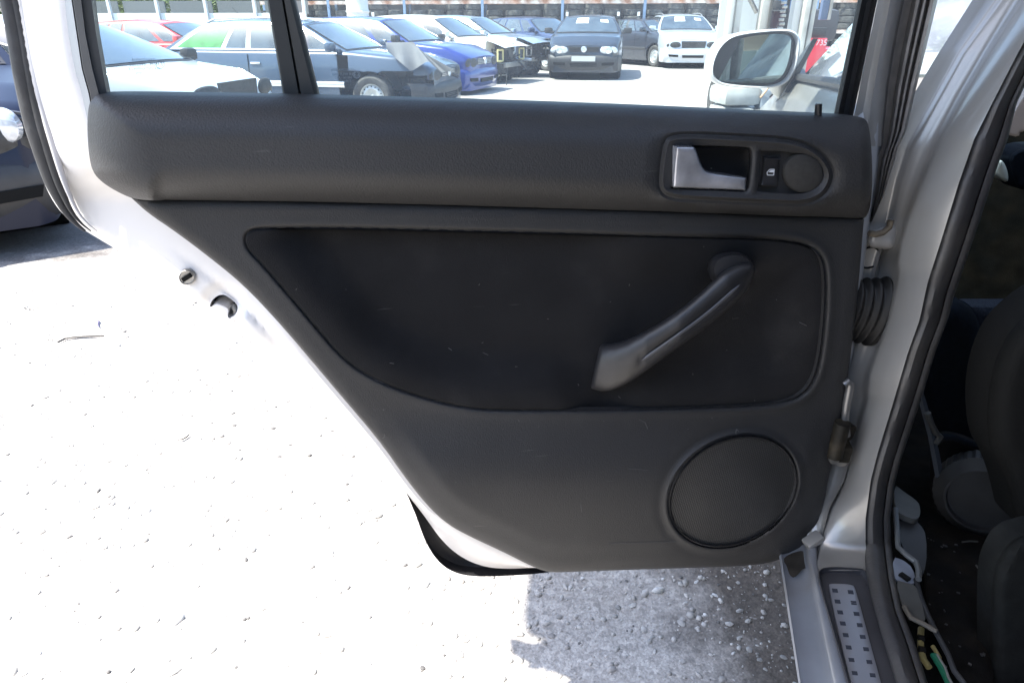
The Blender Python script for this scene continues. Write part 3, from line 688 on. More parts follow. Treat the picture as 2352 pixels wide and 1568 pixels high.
sheet('cloth_insert', INSERT, insert_h, M['fabric'], door, feats=[(INSERT, True, (-1.5, -4, -8))], step=11, skirt=.006)

# ---- speaker grille and its ring
def grille_h(P): d = dist(P, SPK); return .024 + .006 * sstep(0, 120, d) - .002 * np.exp(-(d / 4.) ** 2)
n_spk = float(np.mean(panel_h(offset(SPK, 3))))
sheet('speaker_grille', scale_poly(SPK, .955), lambda P: n_spk - .004 + .005 * sstep(0, 120, dist(P, SPK)), M['mesh'], door, step=10, skirt=.004)
b = MB(); rows = []
for (s, h) in ((.985, -.008), (.982, -.001), (.972, .0005), (.962, -.001), (.958, -.008)):
    rows.append([tuple(on_door(x, y, float(panel_h(np.array([[x, y]]))[0]) * 0 + n_spk + h)) for x, y in scale_poly(SPK, s)])
b.grid(rows, closed_u=True); b.build('speaker_ring', M['black'], door)

# ---- lint, hairs and pale scratches on the trim (nobody could count them)
b = MB(); rr = random.Random(21)
def hgt_trim(x, y):
    P = np.array([[x, y]], float)
    if inside(P, INSERT)[0]: return float(insert_h(P)[0])
    if inside(P, ROLL)[0]: return float(roll_h(P)[0])
    return float(panel_h(P)[0])
def hair(pts, r_): b.tube([on_door(x, y, hgt_trim(x, y) + .0006) for x, y in pts], r_, 4)
for k in range(42):
    x, y = rr.uniform(620, 1880), rr.uniform(560, 1290)
    if inside(np.array([[x, y]]), PANEL)[0] and not inside(np.array([[x, y]]), scale_poly(SPK, 1.05))[0]:
        a = rr.uniform(0, 3.1); l = rr.choice([1, 1, 2, 3, 7]); c = rr.uniform(-2, 2) * l / 7; hair([(x, y), (x + l * math.cos(a) + c, y + l * math.sin(a)), (x + 2 * l * math.cos(a), y + 2 * l * math.sin(a) + c)], rr.uniform(.00022, .0004))
for pts in ([(862, 873), (871, 875), (880, 880)], [(878, 1006), (883, 1003), (884, 996)], [(1692, 985), (1690, 992), (1691, 998)], [(1836, 740), (1845, 744), (1853, 748)], [(1030, 799), (1038, 804)], [(1640, 545), (1650, 546)], [(895, 833), (905, 835)]): hair(pts, .0004)
b.build('lint', mat('pale_lint', (.12, .115, .11), .9), door)['kind'] = 'stuff'
b = MB()
for pts in ([(1400, 1247), (1450, 1246), (1500, 1244), (1555, 1243)], [(1442, 1076), (1465, 1077), (1490, 1080)], [(1334, 1158), (1336, 1175)], [(1468, 963), (1482, 970), (1488, 985)]):
    hair(pts, .00032)
b.build('scratch', mat('scratched_plastic', (.10, .098, .095), .8), door)['kind'] = 'stuff'

# ---- interior door handle bezel, cup, chrome lever, switch, small round speaker
SWR = chaikin([(1746, 346), (1746, 346), (1790, 346), (1830, 352), (1850, 353), (1880, 366), (1897, 398), (1883, 428), (1850, 446), (1800, 445), (1738, 441), (1738, 441)], True, 2)
def bez_h(P):
    d = dist(P, BEZEL); n = .0455 + .0025 * np.exp(-((d - 6) / 4.) ** 2) - .004 * np.exp(-(d / 2.) ** 2)
    dc = np.minimum(dist(P, CUP), dist(P, SWR)); n -= .002 * (1 - sstep(0, 6, dc)); return n
bez = sheet('handle_bezel', BEZEL, bez_h, M['trim'], door, holes=[CUP, SWR], feats=[(BEZEL, True, (-3, -6, -9, -13))], step=8, ostep=5, skirt=.01, hole_skirt=.004)
def bowl(name, outline, n0, n1, shrink, m, parent):
    O = resample(outline, 5); c = O.mean(0); b = MB(); rows = []
    for (s, t) in ((1.0, 0), (.995, .1), (1 - (1 - shrink) * .4, .7), (shrink + .02, .95), (shrink * .9, 1), (.5 * shrink, 1), (.02, 1)):
        rows.append([tuple(on_door(*(c + (p - c) * s), n0 + (n1 - n0) * t)) for p in O])
    b.grid(rows, closed_u=True); return b.build(name, m, parent)
bowl('handle_cup', CUP, .043, .010, .9, M['black'], door)
bowl('switch_recess', SWR, .042, .036, .97, M['trim'], door)
def lev_h(P):
    d = dist(P, LEVER); return .044 + .006 * np.sqrt(np.clip(1 - (1 - np.clip(d / 6.5, 0, 1)) ** 2, 0, 1)) + .005 * np.interp(P[:, 0], [1545, 1620, 1715], [1, .4, 0]) - .00012 * (P[:, 1] - 390)
sheet('door_handle', LEVER, lev_h, M['chrome'], door, step=4, ostep=3, rim=(.8, 2, 3.5, 5.5), skirt=.014)
SW = chaikin([(1756.6, 362), (1756.6, 362), (1792.5, 363.5), (1792.5, 363.5), (1785.5, 429), (1785.5, 429), (1747, 427), (1747, 427)], True, 2)
sheet('window_switch', SW, lambda P: .040 + .003 * np.sqrt(np.clip(1 - (1 - np.clip(dist(P, SW) / 4, 0, 1)) ** 2, 0, 1)) - .002 * np.cos((P[:, 1] - 396) / 30 * 2.2), M['black'], door, step=5, ostep=3, rim=(1, 2.5), skirt=.008)
# window symbol on the switch
b = MB()
def pquad(b, pts, n): k = [tuple(on_door(x, y, n)) for x, y in pts]; b.add(k, [tuple(range(len(k)))])
S = lambda zx, zy: (1469.6 + .2343 * zx, 275.6 + .2343 * zy)
def pline(b, pts, w, n):
    for (x0, y0), (x1, y1) in zip(pts[:-1], pts[1:]):
        dx, dy = x1 - x0, y1 - y0; l = math.hypot(dx, dy); ox, oy = -dy / l * w / 2, dx / l * w / 2
        pquad(b, [(x0 + ox, y0 + oy), (x1 + ox, y1 + oy), (x1 - ox, y1 - oy), (x0 - ox, y0 - oy)], n)
pline(b, [S(1250, 540), S(1247, 515), S(1275, 485), S(1318, 484), S(1312, 542), S(1250, 540)], 1.6, .0435)
pquad(b, [S(1262, 512), S(1283, 494), S(1313, 492), S(1310, 515)], .0435)
b.build('window_symbol', M['whiteprint'], door, smooth=False)
TW = np.array([(1845.7 + 45 * math.cos(a), 397.4 + 45.5 * math.sin(a)) for a in np.linspace(0, 2 * math.pi, 60, endpoint=False)])
sheet('tweeter_cover', TW, lambda P: .041 + .006 * np.sqrt(np.clip(1 - (1 - np.clip(dist(P, TW) / 45, 0, 1)) ** 2, 0, 1)), M['tweeter'], door, step=6, ostep=4, skirt=.006)

# ---- grab handle
U = chaikin([(1383, 790), (1400, 789), (1432, 784), (1480, 762), (1540, 727), (1592, 687), (1632, 650), (1662, 622), (1695, 604), (1716, 604)], False, 3)
Lo = chaikin([(1360, 893), (1385, 899), (1410, 895), (1447, 878), (1490, 848), (1550, 803), (1620, 755), (1680, 706), (1718, 668), (1731, 632)], False, 3)
U, Lo = resample(U, 1, False), resample(Lo, 1, False)
nn_ = 60; U = U[np.linspace(0, len(U) - 1, nn_).astype(int)]; Lo = Lo[np.linspace(0, len(Lo) - 1, nn_).astype(int)]
b = MB(); rows = []
for i in range(nn_):
    t = i / (nn_ - 1); lift = np.interp(t, [0, .04, .1, .18, .28, .5, .85, 1], [.000, .007, .015, .025, .034, .043, .043, .036]); thick = np.interp(t, [0, .1, .3, 1], [.02, .022, .018, .017])
    row = []
    for k in range(24):
        a = 2 * math.pi * k / 24; s = .5 - .5 * math.cos(a); h = math.sin(a)
        x, y = U[i] * (1 - s) + Lo[i] * s
        hh = (abs(h) ** .8) * (1 if h > 0 else -1)
        dn = thick * hh
        if .22 < t < .93 and h > 0: dn -= .0040 * math.exp(-((s - .62) / .045) ** 2) * min(1, (t - .22) * 30, (.93 - t) * 30)
        row.append(tuple(on_door(x, y, lift + dn)))
    rows.append(row)
_r0 = rows[0]; _c0 = (U[0] + Lo[0]) / 2
for q, sc_ in ((.5, .97), (1.0, .85)):
    row = []
    for k in range(24):
        a = 2 * math.pi * k / 24; s = .5 - .5 * math.cos(a); h = math.sin(a); p = U[0] * (1 - s) + Lo[0] * s; p = _c0 + (p - _c0) * sc_ + np.array([-5., .8]) * q
        row.append(tuple(on_door(p[0], p[1], .02 * (abs(h) ** .8) * (1 if h > 0 else -1) * (1 - .55 * q))))
    rows.insert(0, row)
# round off the upper end
c_ = (U[-1] + Lo[-1]) / 2; ext = np.array([9., -9.])
for q, sc_ in ((.4, .93), (.75, .75), (.95, .45), (1.0, .05)):
    row = []
    for k in range(24):
        a = 2 * math.pi * k / 24; s = .5 - .5 * math.cos(a); h = math.sin(a)
        p = U[-1] * (1 - s) + Lo[-1] * s; p = c_ + (p - c_) * sc_ + ext * q * .8
        row.append(tuple(on_door(p[0], p[1], .036 + .017 * (abs(h) ** .8) * (1 if h > 0 else -1) * sc_)))
    rows.append(row)
b.grid(rows, closed_u=True)
# foot at the upper end, rising out of the cloth
FOOT = [(1624, 608), (1632, 592), (1650, 581), (1675, 577), (1702, 579), (1722, 592), (1732, 615), (1728, 645), (1705, 662), (1670, 660), (1640, 650), (1627, 632)]
FT = chaikin(FOOT, True, 2); fc_ = FT.mean(0); rows = []
for s, n in ((1.06, -.03), (1.0, -.01), (.97, .015), (.93, .032), (.8, .040), (.4, .042), (.02, .042)):
    rows.append([tuple(on_door(*(fc_ + (p - fc_) * s + np.array([8, 2]) * max(0, n) * 20), n)) for p in FT])
b.grid(rows, closed_u=True)
b.build('grab_handle', M['grip'], door, sharp=60)
b = MB(); I = [i for i in range(nn_) if .24 <= i / (nn_ - 1) <= .91]; rows = []
for i in I:
    t = (i - I[0]) / (len(I) - 1); w = .05 * math.sqrt(max(.02, min(1, t * 12, (1 - t) * 12))); tt = i / (nn_ - 1); lift = np.interp(tt, [0, .04, .1, .18, .28, .5, .85, 1], [.000, .007, .015, .025, .034, .043, .043, .036]); row = []
    for j, s in enumerate(np.linspace(.66 - w, .66 + w, 7)):
        x, y = U[i] * (1 - s) + Lo[i] * s; hh = math.sqrt(max(0, 1 - (2 * s - 1) ** 2)) ** .8
        row.append(tuple(on_door(x, y, lift + .0178 * hh + .0009 * math.sin(math.pi * j / 6))))
    rows.append(row)
b.grid(rows); b.build('handle_inlay', mat('inlay_plastic', (.085, .088, .10), .35), door)

# ------------------------------------------------------------------ B-pillar
J = [(-120, 2320), (0, 2234), (122, 2156), (213, 2101), (306, 2040), (400, 1970), (600, 1900), (900, 1870), (1100, 1862), (1200, 1853), (1330, 1858)]
K = [(-120, 2370), (0, 2290), (122, 2204), (259, 2128), (336, 2086), (420, 2060), (500, 2042), (600, 2010), (680, 1990), (900, 1930), (1200, 1872), (1330, 1866)]
E = [(-120, 2432), (0, 2350), (122, 2273), (213, 2219), (314, 2164), (437, 2109), (511, 2082), (575, 2066), (604, 2061), (629, 2064), (655, 2060), (679, 2053), (735, 2040), (800, 2017), (860, 1996), (895, 1991), (915, 1993), (945, 1984), (986, 1973), (1064, 1953), (1111, 1938), (1163, 1908), (1245, 1886), (1300, 1876), (1340, 1874)]
S0 = [(-120, 2470), (0, 2400), (122, 2332), (237, 2273), (319, 2232), (418, 2197), (551, 2156), (651, 2124), (735, 2106), (814, 2078), (933, 2043), (1033, 2012), (1102, 1994), (1191, 1982), (1244, 1982), (1310, 1988), (1369, 2000), (1452, 2023), (1532, 2047), (1600, 2068), (1700, 2098)]
S1 = [(-120, 2540), (0, 2470), (122, 2390), (237, 2335), (317, 2315), (392, 2287), (526, 2243), (617, 2212), (680, 2190), (729, 2178), (805, 2149), (899, 2121), (974, 2096), (1058, 2068), (1111, 2054), (1191, 2044), (1250, 2047), (1325, 2056), (1399, 2071), (1473, 2100), (1567, 2130), (1700, 2176)]
SILL_Z = .42
def y_on_z(py, z):
    d = ray(1176, py); return float(d[1] * (z - HC) / d[2])
def pil_Y(y):            # distance of the pillar's outer edge; turns into the sill at the foot
    return float(np.interp(y, [-200, 1000, 1120, 1200, 1260, 1310], [.80, .80, .795, .785, .775, y_on_z(1310, SILL_Z)]))
def px_place(x, y, Y): return at_y(x, y, Y)
b = MB(); rows = []
for y in list(np.arange(-120, 1311, 11.)):
    Y = pil_Y(y); j, k, e, s0 = (interp_line(T, y) for T in (J, K, E, S0))
    fade = np.interp(y, [1000, 1290], [1, .25])
    cr = np.interp(y, [250, 480], [.012, .004])
    hol = .035 * math.exp(-((y - 600) / 60.) ** 2)
    row = [at_y(j, y, Y + .10 * fade), at_y(j + (k - j) * .5, y, Y + .095 * fade), at_y(k - 7, y, Y + .092 * fade), at_y(k, y, Y + .090 * fade), at_y(k + 7, y, Y + .084 * fade)]
    for t, dd in ((.25, .080), (.5, .075), (.75, .070), (.88, .063), (.95, .055)):
        row.append(at_y(k + (e - k) * t, y, Y + dd * fade + hol * (1 - t) * fade))
    w = s0 - e
    st = np.interp(y, [1150, 1290], [1, .1])
    row += [at_y(e - .5, y, Y + .048 * st), at_y(e + 3, y, Y + .042 * st), at_y(e + 7, y, Y + .038 * st), at_y(e + .25 * w, y, Y + .030 * st), at_y(e + .6 * w, y, Y + .012 * st), at_y(s0 + 6, y, Y - .004 * st)]
    rows.append([tuple(p) for p in row])
b.grid(rows); pillar = b.build('door_pillar', M['silver'], car, sharp=60)
# weather seal along the pillar and on to the sill
def seal_Y(y): return pil_Y(y) + .012 if y < 1250 else float(np.interp(y, [1250, 1310], [pil_Y(1250) + .012, y_on_z(1310, SILL_Z + .012)])) if y < 1310 else y_on_z(y, SILL_Z + .012)
b = MB(); rows = []
for y in list(np.arange(-120, 1700, 12.)):
    a, c = interp_line(S0, y), interp_line(S1, y); w = c - a; Y = seal_Y(y); row = []
    wob = .0012 * math.sin(y * .021) + .0008 * math.sin(y * .07)
    for t, dd in ((0, .02), (.02, .0), (.10, -.010), (.22, -.014), (.36, -.0165), (.5, -.014), (.62, -.008), (.70, -.004), (.735, .006), (.77, -.002), (.88, -.003), (.97, .000), (1.0, .012), (1.01, .03)):
        row.append(tuple(at_y(a + w * t, y, Y + (dd + wob) * np.interp(y, [1200, 1400], [1, .75]))))
    rows.append(row)
b.grid(rows); b.build('weather_seal', M['seal'], pillar, sharp=50)
# upper hinge
def pyp(Yc): return place_y(Yc)
HN = chaikin([(1990, 533), (2022, 523), (2035, 516), (2036, 501), (2054, 500), (2058, 512), (2066, 526), (2063, 555), (2055, 573), (2030, 574), (1990, 568)], True, 2)
sheet('hinge', HN, lambda P: .028 * np.sqrt(np.clip(1 - (1 - np.clip(dist(P, HN) / 14, 0, 1)) ** 2, 0, 1)), mat('painted_hinge', (.40, .39, .38), .4, metal=.3, noise=.15, nscale=60), pillar, place=place_y(.90), step=6, ostep=4, rim=(1, 3, 6), skirt=.05, push=np.array([0, -1., 0]))
b = MB(); b.tube([at_y(x, y, .868) for x, y in [(1996, 536), (2012, 538), (2028, 534), (2042, 522), (2047, 506)]], .0042, 10); b.build('hinge', M['grime'], pillar)
hc_ = Vector(at_y(1993, 590, .895)); b = MB()
b.grid([[tuple(hc_ + Vector((r_ * math.cos(a), q, r_ * 1.05 * math.sin(a)))) for a in np.linspace(0, 2 * math.pi, 28, endpoint=False)] for r_, q in ((.0165, .004), (.0150, -.006), (.0135, -.004), (.012, .01), (.001, .012))], closed_u=True); b.build('drain_grommet', M['cavity'], pillar)
# rubber cable bellows between door and pillar
cb = Vector(at_y(1990, 714, .875)); ax_ = Vector((1, .12, -.12)).normalized(); ay_ = Vector((0, 0, 1)); ay_ = (ay_ - ax_ * ay_.dot(ax_)).normalized(); az_ = ax_.cross(ay_)
b = MB(); rows = []
for i in range(60):
    t = i / 59; x = -.045 + .072 * t; r_ = np.interp(t, [0, .3, .8, .9, .93, 1], [.034, .040, .043, .049, .049, .046]) + (.0048 * math.sin(t * 2 * math.pi * 5.2) if t < .86 else 0)
    rows.append([tuple(cb + ax_ * x + ay_ * (r_ * 1.08 * math.sin(a)) + az_ * (r_ * .55 * math.cos(a))) for a in np.linspace(0, 2 * math.pi, 36, endpoint=False)])
rows.append([tuple(cb + ax_ * .027)] * 36)
b.grid(rows, closed_u=True); b.build('cable_bellows', mat('bellows_rubber', (.013, .012, .011), .55, spec=.3, noise=.3, nscale=40), pillar, sharp=70)
# door check rod, lower hinge
b = MB(); b.tube([at_y(x, y, .83) for x, y in [(1944, 1000), (1941, 960), (1945, 925), (1951, 895), (1953, 882), (1947, 876), (1938, 882)]], .0056, 12); b.build('door_check', mat('rod_steel', (.22, .22, .22), .35, metal=.7), pillar)
b = MB(); c = Vector(at_y(1935, 985, .85)); b.box(c, (.024, .03, .026), rz=.3, ry=.2, bevel=.006); b.box(Vector(at_y(1918, 1030, .84)), (.04, .035, .028), rz=-.2, bevel=.005); b.lathe([(.0, -.03), (.011, -.03), (.011, .03), (.0, .03)], tuple(Vector(at_y(1926, 1010, .82))), n=16)
b.build('hinge', mat('black_grease', (.009, .008, .006), .6, metal=.0, spec=.25, noise=.6, nscale=60, col2=(.035, .028, .018), mixscale=40), pillar)
b = MB(); b.box(Vector(at_y(1932, 1042, .84)), (.016, .02, .034), bevel=.004); b.box(Vector(at_y(1912, 1020, .83)), (.014, .02, .02), bevel=.004); b.lathe([(0, -.014), (.008, -.014), (.008, .014), (0, .014)], tuple(Vector(at_y(1908, 1044, .83))), axis='y', n=6); b.build('hinge_bolt', M['steel'], pillar)
b = MB(); b.box(Vector(at_y(1868, 1240, .80)), (.03, .02, .012), rz=.3, ry=-.5, bevel=.004); b.build('hinge_bolt', M['silver'], pillar)

# ------------------------------------------------------------------ sill
A0 = [(1270, 1788), (1279, 1790), (1568, 1834), (1720, 1860)]; A1 = [(1230, 1852), (1292, 1858), (1568, 1916), (1720, 1948)]
RL_ = [(1230, 1872), (1307, 1879), (1568, 1949), (1720, 1990)]
b = MB(); rows = []
zs = lambda x, y, z: tuple(at_z(x, y, z))
for y in np.arange(1232, 1712, 12.):
    a0, a1, e = interp_line(A0, y), interp_line(A1, y), interp_line(RL_, y); s0 = interp_line(S0, y); row = []
    pb = Vector(zs(a0, y, .375)); 
    row += [tuple(pb + Vector((.16, 0, -.17))), tuple(pb + Vector((.07, 0, -.06))), tuple(pb + Vector((.008, 0, -.008))), zs(a0, y, .375), zs(a0 + 5, y, .380), zs(a0 + 9, y, .378)]
    for t, z in ((.35, .379), (.7, .384), (.9, .394), (.97, .405)): row.append(zs(a0 + (a1 - a0) * t, y, z))
    row += [zs(a1, y, .413), zs(a1 + (e - a1) * .4, y, .419), zs(a1 + (e - a1) * .8, y, SILL_Z), zs(e, y, SILL_Z - .002)]
    row += [zs(e + 3, y, SILL_Z - .012), zs(s0 + 4, y, SILL_Z - .012)]
    rows.append(row)
b.grid(rows); sill = b.build('door_sill', M['silver_dirty'], car, sharp=50)
RC = [(1880, 1306), (1908, 1300), (1960, 1303), (1992, 1306), (2010, 1370), (2035, 1452), (2065, 1545), (2100, 1660), (2120, 1720), (1990, 1720), (1949, 1568), (1912, 1440), (1880, 1330)]
RCs = chaikin(RC, True, 2)
sheet('sill_cover', RCs, lambda P: SILL_Z * 0 + .004 - .012 * sstep(2, 12, dist(P, RCs) * 1.8), M['recess'], sill, place=place_z(SILL_Z), step=12, skirt=.02, push=np.array([0, 0, 1.]))
PL = chaikin([(1903, 1342), (1908, 1339), (1958, 1341), (1965, 1350), (2000, 1480), (2065, 1720), (1994, 1720), (1925, 1450)], True, 2)
sheet('scuff_plate', PL, lambda P: -.0048 + .0008 * sstep(0, 3, dist(P, PL)), M['aluplate'], sill, place=place_z(SILL_Z), step=14, rim=(1, 3), skirt=.003, push=np.array([0, 0, 1.]))
off3 = (1714.6, 1102); q3 = .2968
left = [(685, 852), (705, 937), (725, 1020), (746, 1106), (768, 1196), (791, 1291), (813, 1388), (838, 1490), (864, 1596), (891, 1706)]
right = [(807, 864), (830, 947), (852, 1032), (877, 1119), (900, 1210), (926, 1305), (951, 1404), (977, 1506), (1003, 1612), (1031, 1722)]
for i, (L_, R_) in enumerate(zip(left, right)):
    for side, (x, y) in ((0, L_), (1, R_)):
        b = MB(); x = off3[0] + x * q3; y = off3[1] + y * q3; w, h = 6.3, 4.2
        parts_ = [(-h, h)] if not (i == 1 and side == 1) else [(-h, -.8), (.8, h)]
        for (u0, u1) in parts_:
            V = [at_z(x - w + u0 * .22, y + u0 - .5, SILL_Z - .0034), at_z(x + w + u0 * .22, y + u0 + .5, SILL_Z - .0034), at_z(x + w + u1 * .22, y + u1 + .5, SILL_Z - .0034), at_z(x - w + u1 * .22, y + u1 - .5, SILL_Z - .0034)]
            b.add(V, [(3, 2, 1, 0)]); V2 = [v - np.array([0, 0, .0015]) for v in V]; b.add(V + V2, [(0, 1, 5, 4), (1, 2, 6, 5), (2, 3, 7, 6), (3, 0, 4, 7)])
        b.build('plate_square', M['darkprint'], sill, smooth=False)
# soot and grease where the door shuts
GR = chaikin([(1796, 1282), (1820, 1268), (1850, 1262), (1858, 1290), (1856, 1308), (1846, 1302), (1834, 1318), (1822, 1328), (1812, 1318), (1808, 1300)], True, 2)
sheet('grease_patch', GR, lambda P: .0115 + .0 * P[:, 0], mat('grease_film', (.025, .022, .018), .5, noise=.5, nscale=60), sill, place=place_z(.380), step=10, rim=(), skirt=0)

# ------------------------------------------------------------------ rest of the body: roof, front door, windscreen post, floor, far side
PB = np.array([.60, .82, 0])
def body(f, r, z): return tuple(HINGE + CF * f + CR * r + np.array([0, 0, z]))
b = MB()   # roof
rows = []
for f in np.linspace(-1.55, .45, 12):
    zf = 1.44 - .05 * ((f + .4) / 1.0) ** 2
    rows.append([body(f, .235, zf - .09)] + [body(f, .25 + .03 + (1.0) * t, zf - .03 + .05 * math.sin(math.pi * t)) for t in np.linspace(0, 1, 8)] + [body(f, 1.33, zf - .09)])
b.grid(rows); b.build('roof', M['silver'], car)
b = MB(); rows = []
for f in np.linspace(-1.5, .42, 10):
    rows.append([body(f, .26 + 1.04 * t, 1.345) for t in (0, .3, .7, 1)])
b.grid(rows); b.build('headliner', M['beige'], car)
FD_F0, FD_F1 = .12, 1.02
def belt(f): return 1.075 - .045 * f
b = MB(); rows = []    # front door skin
for f in np.linspace(FD_F0, FD_F1, 14):
    zb = belt(f)
    rows.append([body(f, .04, .25), body(f, -.012, .33), body(f, -.03, .45), body(f, -.034, .62), body(f, -.03, .80), body(f, -.018, .93), body(f, -.002, zb - .04), body(f, .012, zb - .012), body(f, .03, zb), body(f, .07, zb)])
b.grid(rows)
fdoor = b.build('front_door', M['silver'], car)
b = MB(); rows = []   # wing in front of it
for f in np.linspace(FD_F1 + .01, 2.0, 12):
    zb = belt(FD_F1) - .02 - .16 * ((f - FD_F1) / 1.0) ** 1.5; q = .05 * max(0, f - 1.5) ** 2 * 4
    rows.append([body(f, .04 + q, .25), body(f, -.012 + q, .35), body(f, -.03 + q, .5), body(f, -.034 + q, .62), body(f, -.025 + q, .78), body(f, 0 + q, zb - .05), body(f, .04 + q, zb), body(f, .3, zb + .03), body(f, .8, zb + .05), body(f, 1.5, zb)])
b.grid(rows); b.build('front_wing', M['silver'], car)
# belt line seal, front glass leaning inward, screen post
b = MB(); b.tube([body(f, .018, belt(f) + .004) for f in np.linspace(FD_F0, FD_F1 - .1, 6)], .008, 8); b.build('belt_seal', M['rubber'], fdoor)
b = MB()
def post(f): return (.065 + .22 * max(0, min(1, (1.38 - 0) * 0)))
base0, base1 = body(FD_F0 + .02, .035, belt(.05)), body(.86, .03, belt(.86)); top0, top1 = body(FD_F0 + .04, .205, 1.37), body(.36, .20, 1.37)
b.add([base0, base1, top1, top0], [(0, 1, 2, 3)]); b.build('front_window', M['glassfront'], fdoor, smooth=False)
b = MB(); b.tube([body(1.0, .105, belt(.98) - .01), body(.80, .165, 1.14), body(.58, .215, 1.28), body(.36, .235, 1.375), body(.1, .25, 1.40), body(-1.4, .25, 1.38)], [.024, .022, .021, .021, .02, .02], 10)
b.build('screen_post', M['silver'], car)
b = MB(); b.tube([body(.90, .085, belt(.95) + .01), body(.74, .150, 1.13), body(.55, .20, 1.25), body(.36, .235, 1.345)], .008, 8); b.build('window_guide', M['rubber'], fdoor)
# windscreen
b = MB(); rows = []
for t in np.linspace(0, 1, 6):
    rows.append([body(.98 - .62 * t + .16 * math.sin(math.pi * s) * (1 - .4 * t), .06 + .16 * t + (1.42 - .32 * t) * s, 1.03 + .34 * t) for s in np.linspace(0, 1, 9)])
b.grid(rows); b.build('windscreen', M['glassfront'], car)
# mirror on the front door
MY = 1.62
def mp_(x, y, d=0): return tuple(at_y(x, y, MY - d))
MO = chaikin([(1627, 161), (1630, 143), (1636, 125), (1648, 104), (1664, 88), (1690, 77), (1740, 70), (1799, 66), (1822, 70), (1835, 84), (1836, 105), (1831, 140), (1820, 171), (1804, 192), (1775, 203), (1720, 204), (1656, 198), (1636, 187), (1628, 174)], True, 2)
MG_ = chaikin([(1636, 157), (1640, 140), (1652, 117), (1673, 97), (1715, 85), (1760, 79), (1800, 78), (1816, 85), (1818, 97), (1812, 139), (1800, 172), (1779, 190), (1740, 191), (1689, 190), (1644, 186), (1637, 174)], True, 2)
b = MB(); c = MO.mean(0); rows = []
O = resample(MO, 5); 
for s, d in ((.905, .001), (.915, .010), (.945, .014), (.985, .010), (1.0, 0), (1.0, -.02), (.95, -.06), (.78, -.10), (.45, -.125), (.02, -.13)):
    rows.append([tuple(np.array(at_y(*(c + (p - c) * s * np.array([1, 1.0])), MY - 0)) + np.array([-.0, -d, 0])) for p in O])
b.grid(rows, closed_u=True); mirror = b.build('door_mirror', mat('mirror_shell_paint', (.62, .62, .65), .35, metal=.2, coat=.4), car)
sheet('mirror_bezel', scale_poly(MO, .93), lambda P: .000 * P[:, 0], M['black'], mirror, place=place_y(MY + .002), step=14, rim=(), skirt=0)
# the pane tilts a little so that it shows the yard behind the camera
sheet('mirror_pane', MG_, lambda P: .006 + .00015 * (P[:, 0] - 1730) + .00008 * (P[:, 1] - 135), M['mirror'], mirror, place=place_y(MY), step=40, ostep=6, rim=(), skirt=.003, push=np.array([0, -1., 0]))
b = MB(); mc = Vector(at_y(1800, 150, MY + .05)); md = Vector(body(.93, -.005, belt(.93) - .02)); b.tube([mc, mc.lerp(md, .4) + Vector((0, 0, -.005)), md.lerp(mc, .15), md + Vector((.03, 0, 0))], [.03, .026, .03, .045], 14); b.build('mirror_arm', M['silver'], mirror)
b = MB(); P4 = [body(.98, .004, belt(.98) - .06), body(.80, .004, belt(.8) - .03), body(.80, .045, belt(.8) + .085), body(.95, .03, belt(.9) + .03)]; P5 = [tuple(Vector(p) + Vector((-.012, 0, 0))) for p in P4]
b.add(P4 + P5, [(4, 5, 6, 7), (0, 1, 5, 4), (1, 2, 6, 5), (2, 3, 7, 6), (3, 0, 4, 7)]); b.build('mirror_sail', mat('sail_black', (.03, .032, .035), .45), mirror)
# cabin tub: floor, bulkhead, far side, rear
b = MB(); rows = []
b.add([body(-1.6, .10, .24), body(1.1, .10, .24), body(1.1, 1.5, .24), body(-1.6, 1.5, .24)], [(0, 1, 2, 3)])
b.add([body(1.05, .10, .24), body(1.05, 1.5, .24), body(1.05, 1.5, 1.0), body(1.05, .10, 1.0)], [(0, 1, 2, 3)])
b.add([body(-1.6, 1.48, .24), body(1.1, 1.48, .24), body(1.1, 1.45, 1.05), body(-1.6, 1.45, 1.05)], [(0, 1, 2, 3)])
b.add([body(-1.55, .10, .24), body(-1.55, 1.5, .24), body(-1.55, 1.4, 1.2), body(-1.55, .2, 1.2)], [(0, 1, 2, 3)])
b.add([body(-1.55, .12, .7), body(-1.55, 1.4, .7), body(-.95, 1.4, .68), body(-.95, .12, .68)], [(0, 1, 2, 3)])
b.build('cabin_tub', M['carpet'], car, smooth=False)
b = MB()
for f in (-.05, 0.0): b.add([body(f, 1.42, .9), body(f, 1.30, 1.4), body(f + .1, 1.30, 1.4), body(f + .1, 1.42, .9)], [(0, 1, 2, 3)])
b.build('far_pillar', M['inner'], car)
b = MB(); b.add([body(-1.5, 1.44, 1.0), body(1.0, 1.44, 1.0), body(.4, 1.30, 1.40), body(-1.4, 1.30, 1.40)], [(0, 1, 2, 3)]); b.build('far_window', M['carglass'], car, smooth=False)
b = MB(); b.add([body(.20, .09, .24), body(1.0, .09, .24), body(1.0, .09, belt(1)), body(.20, .09, belt(.2))], [(3, 2, 1, 0)]); b.build('front_door_lining', M['cavity'], fdoor, smooth=False)
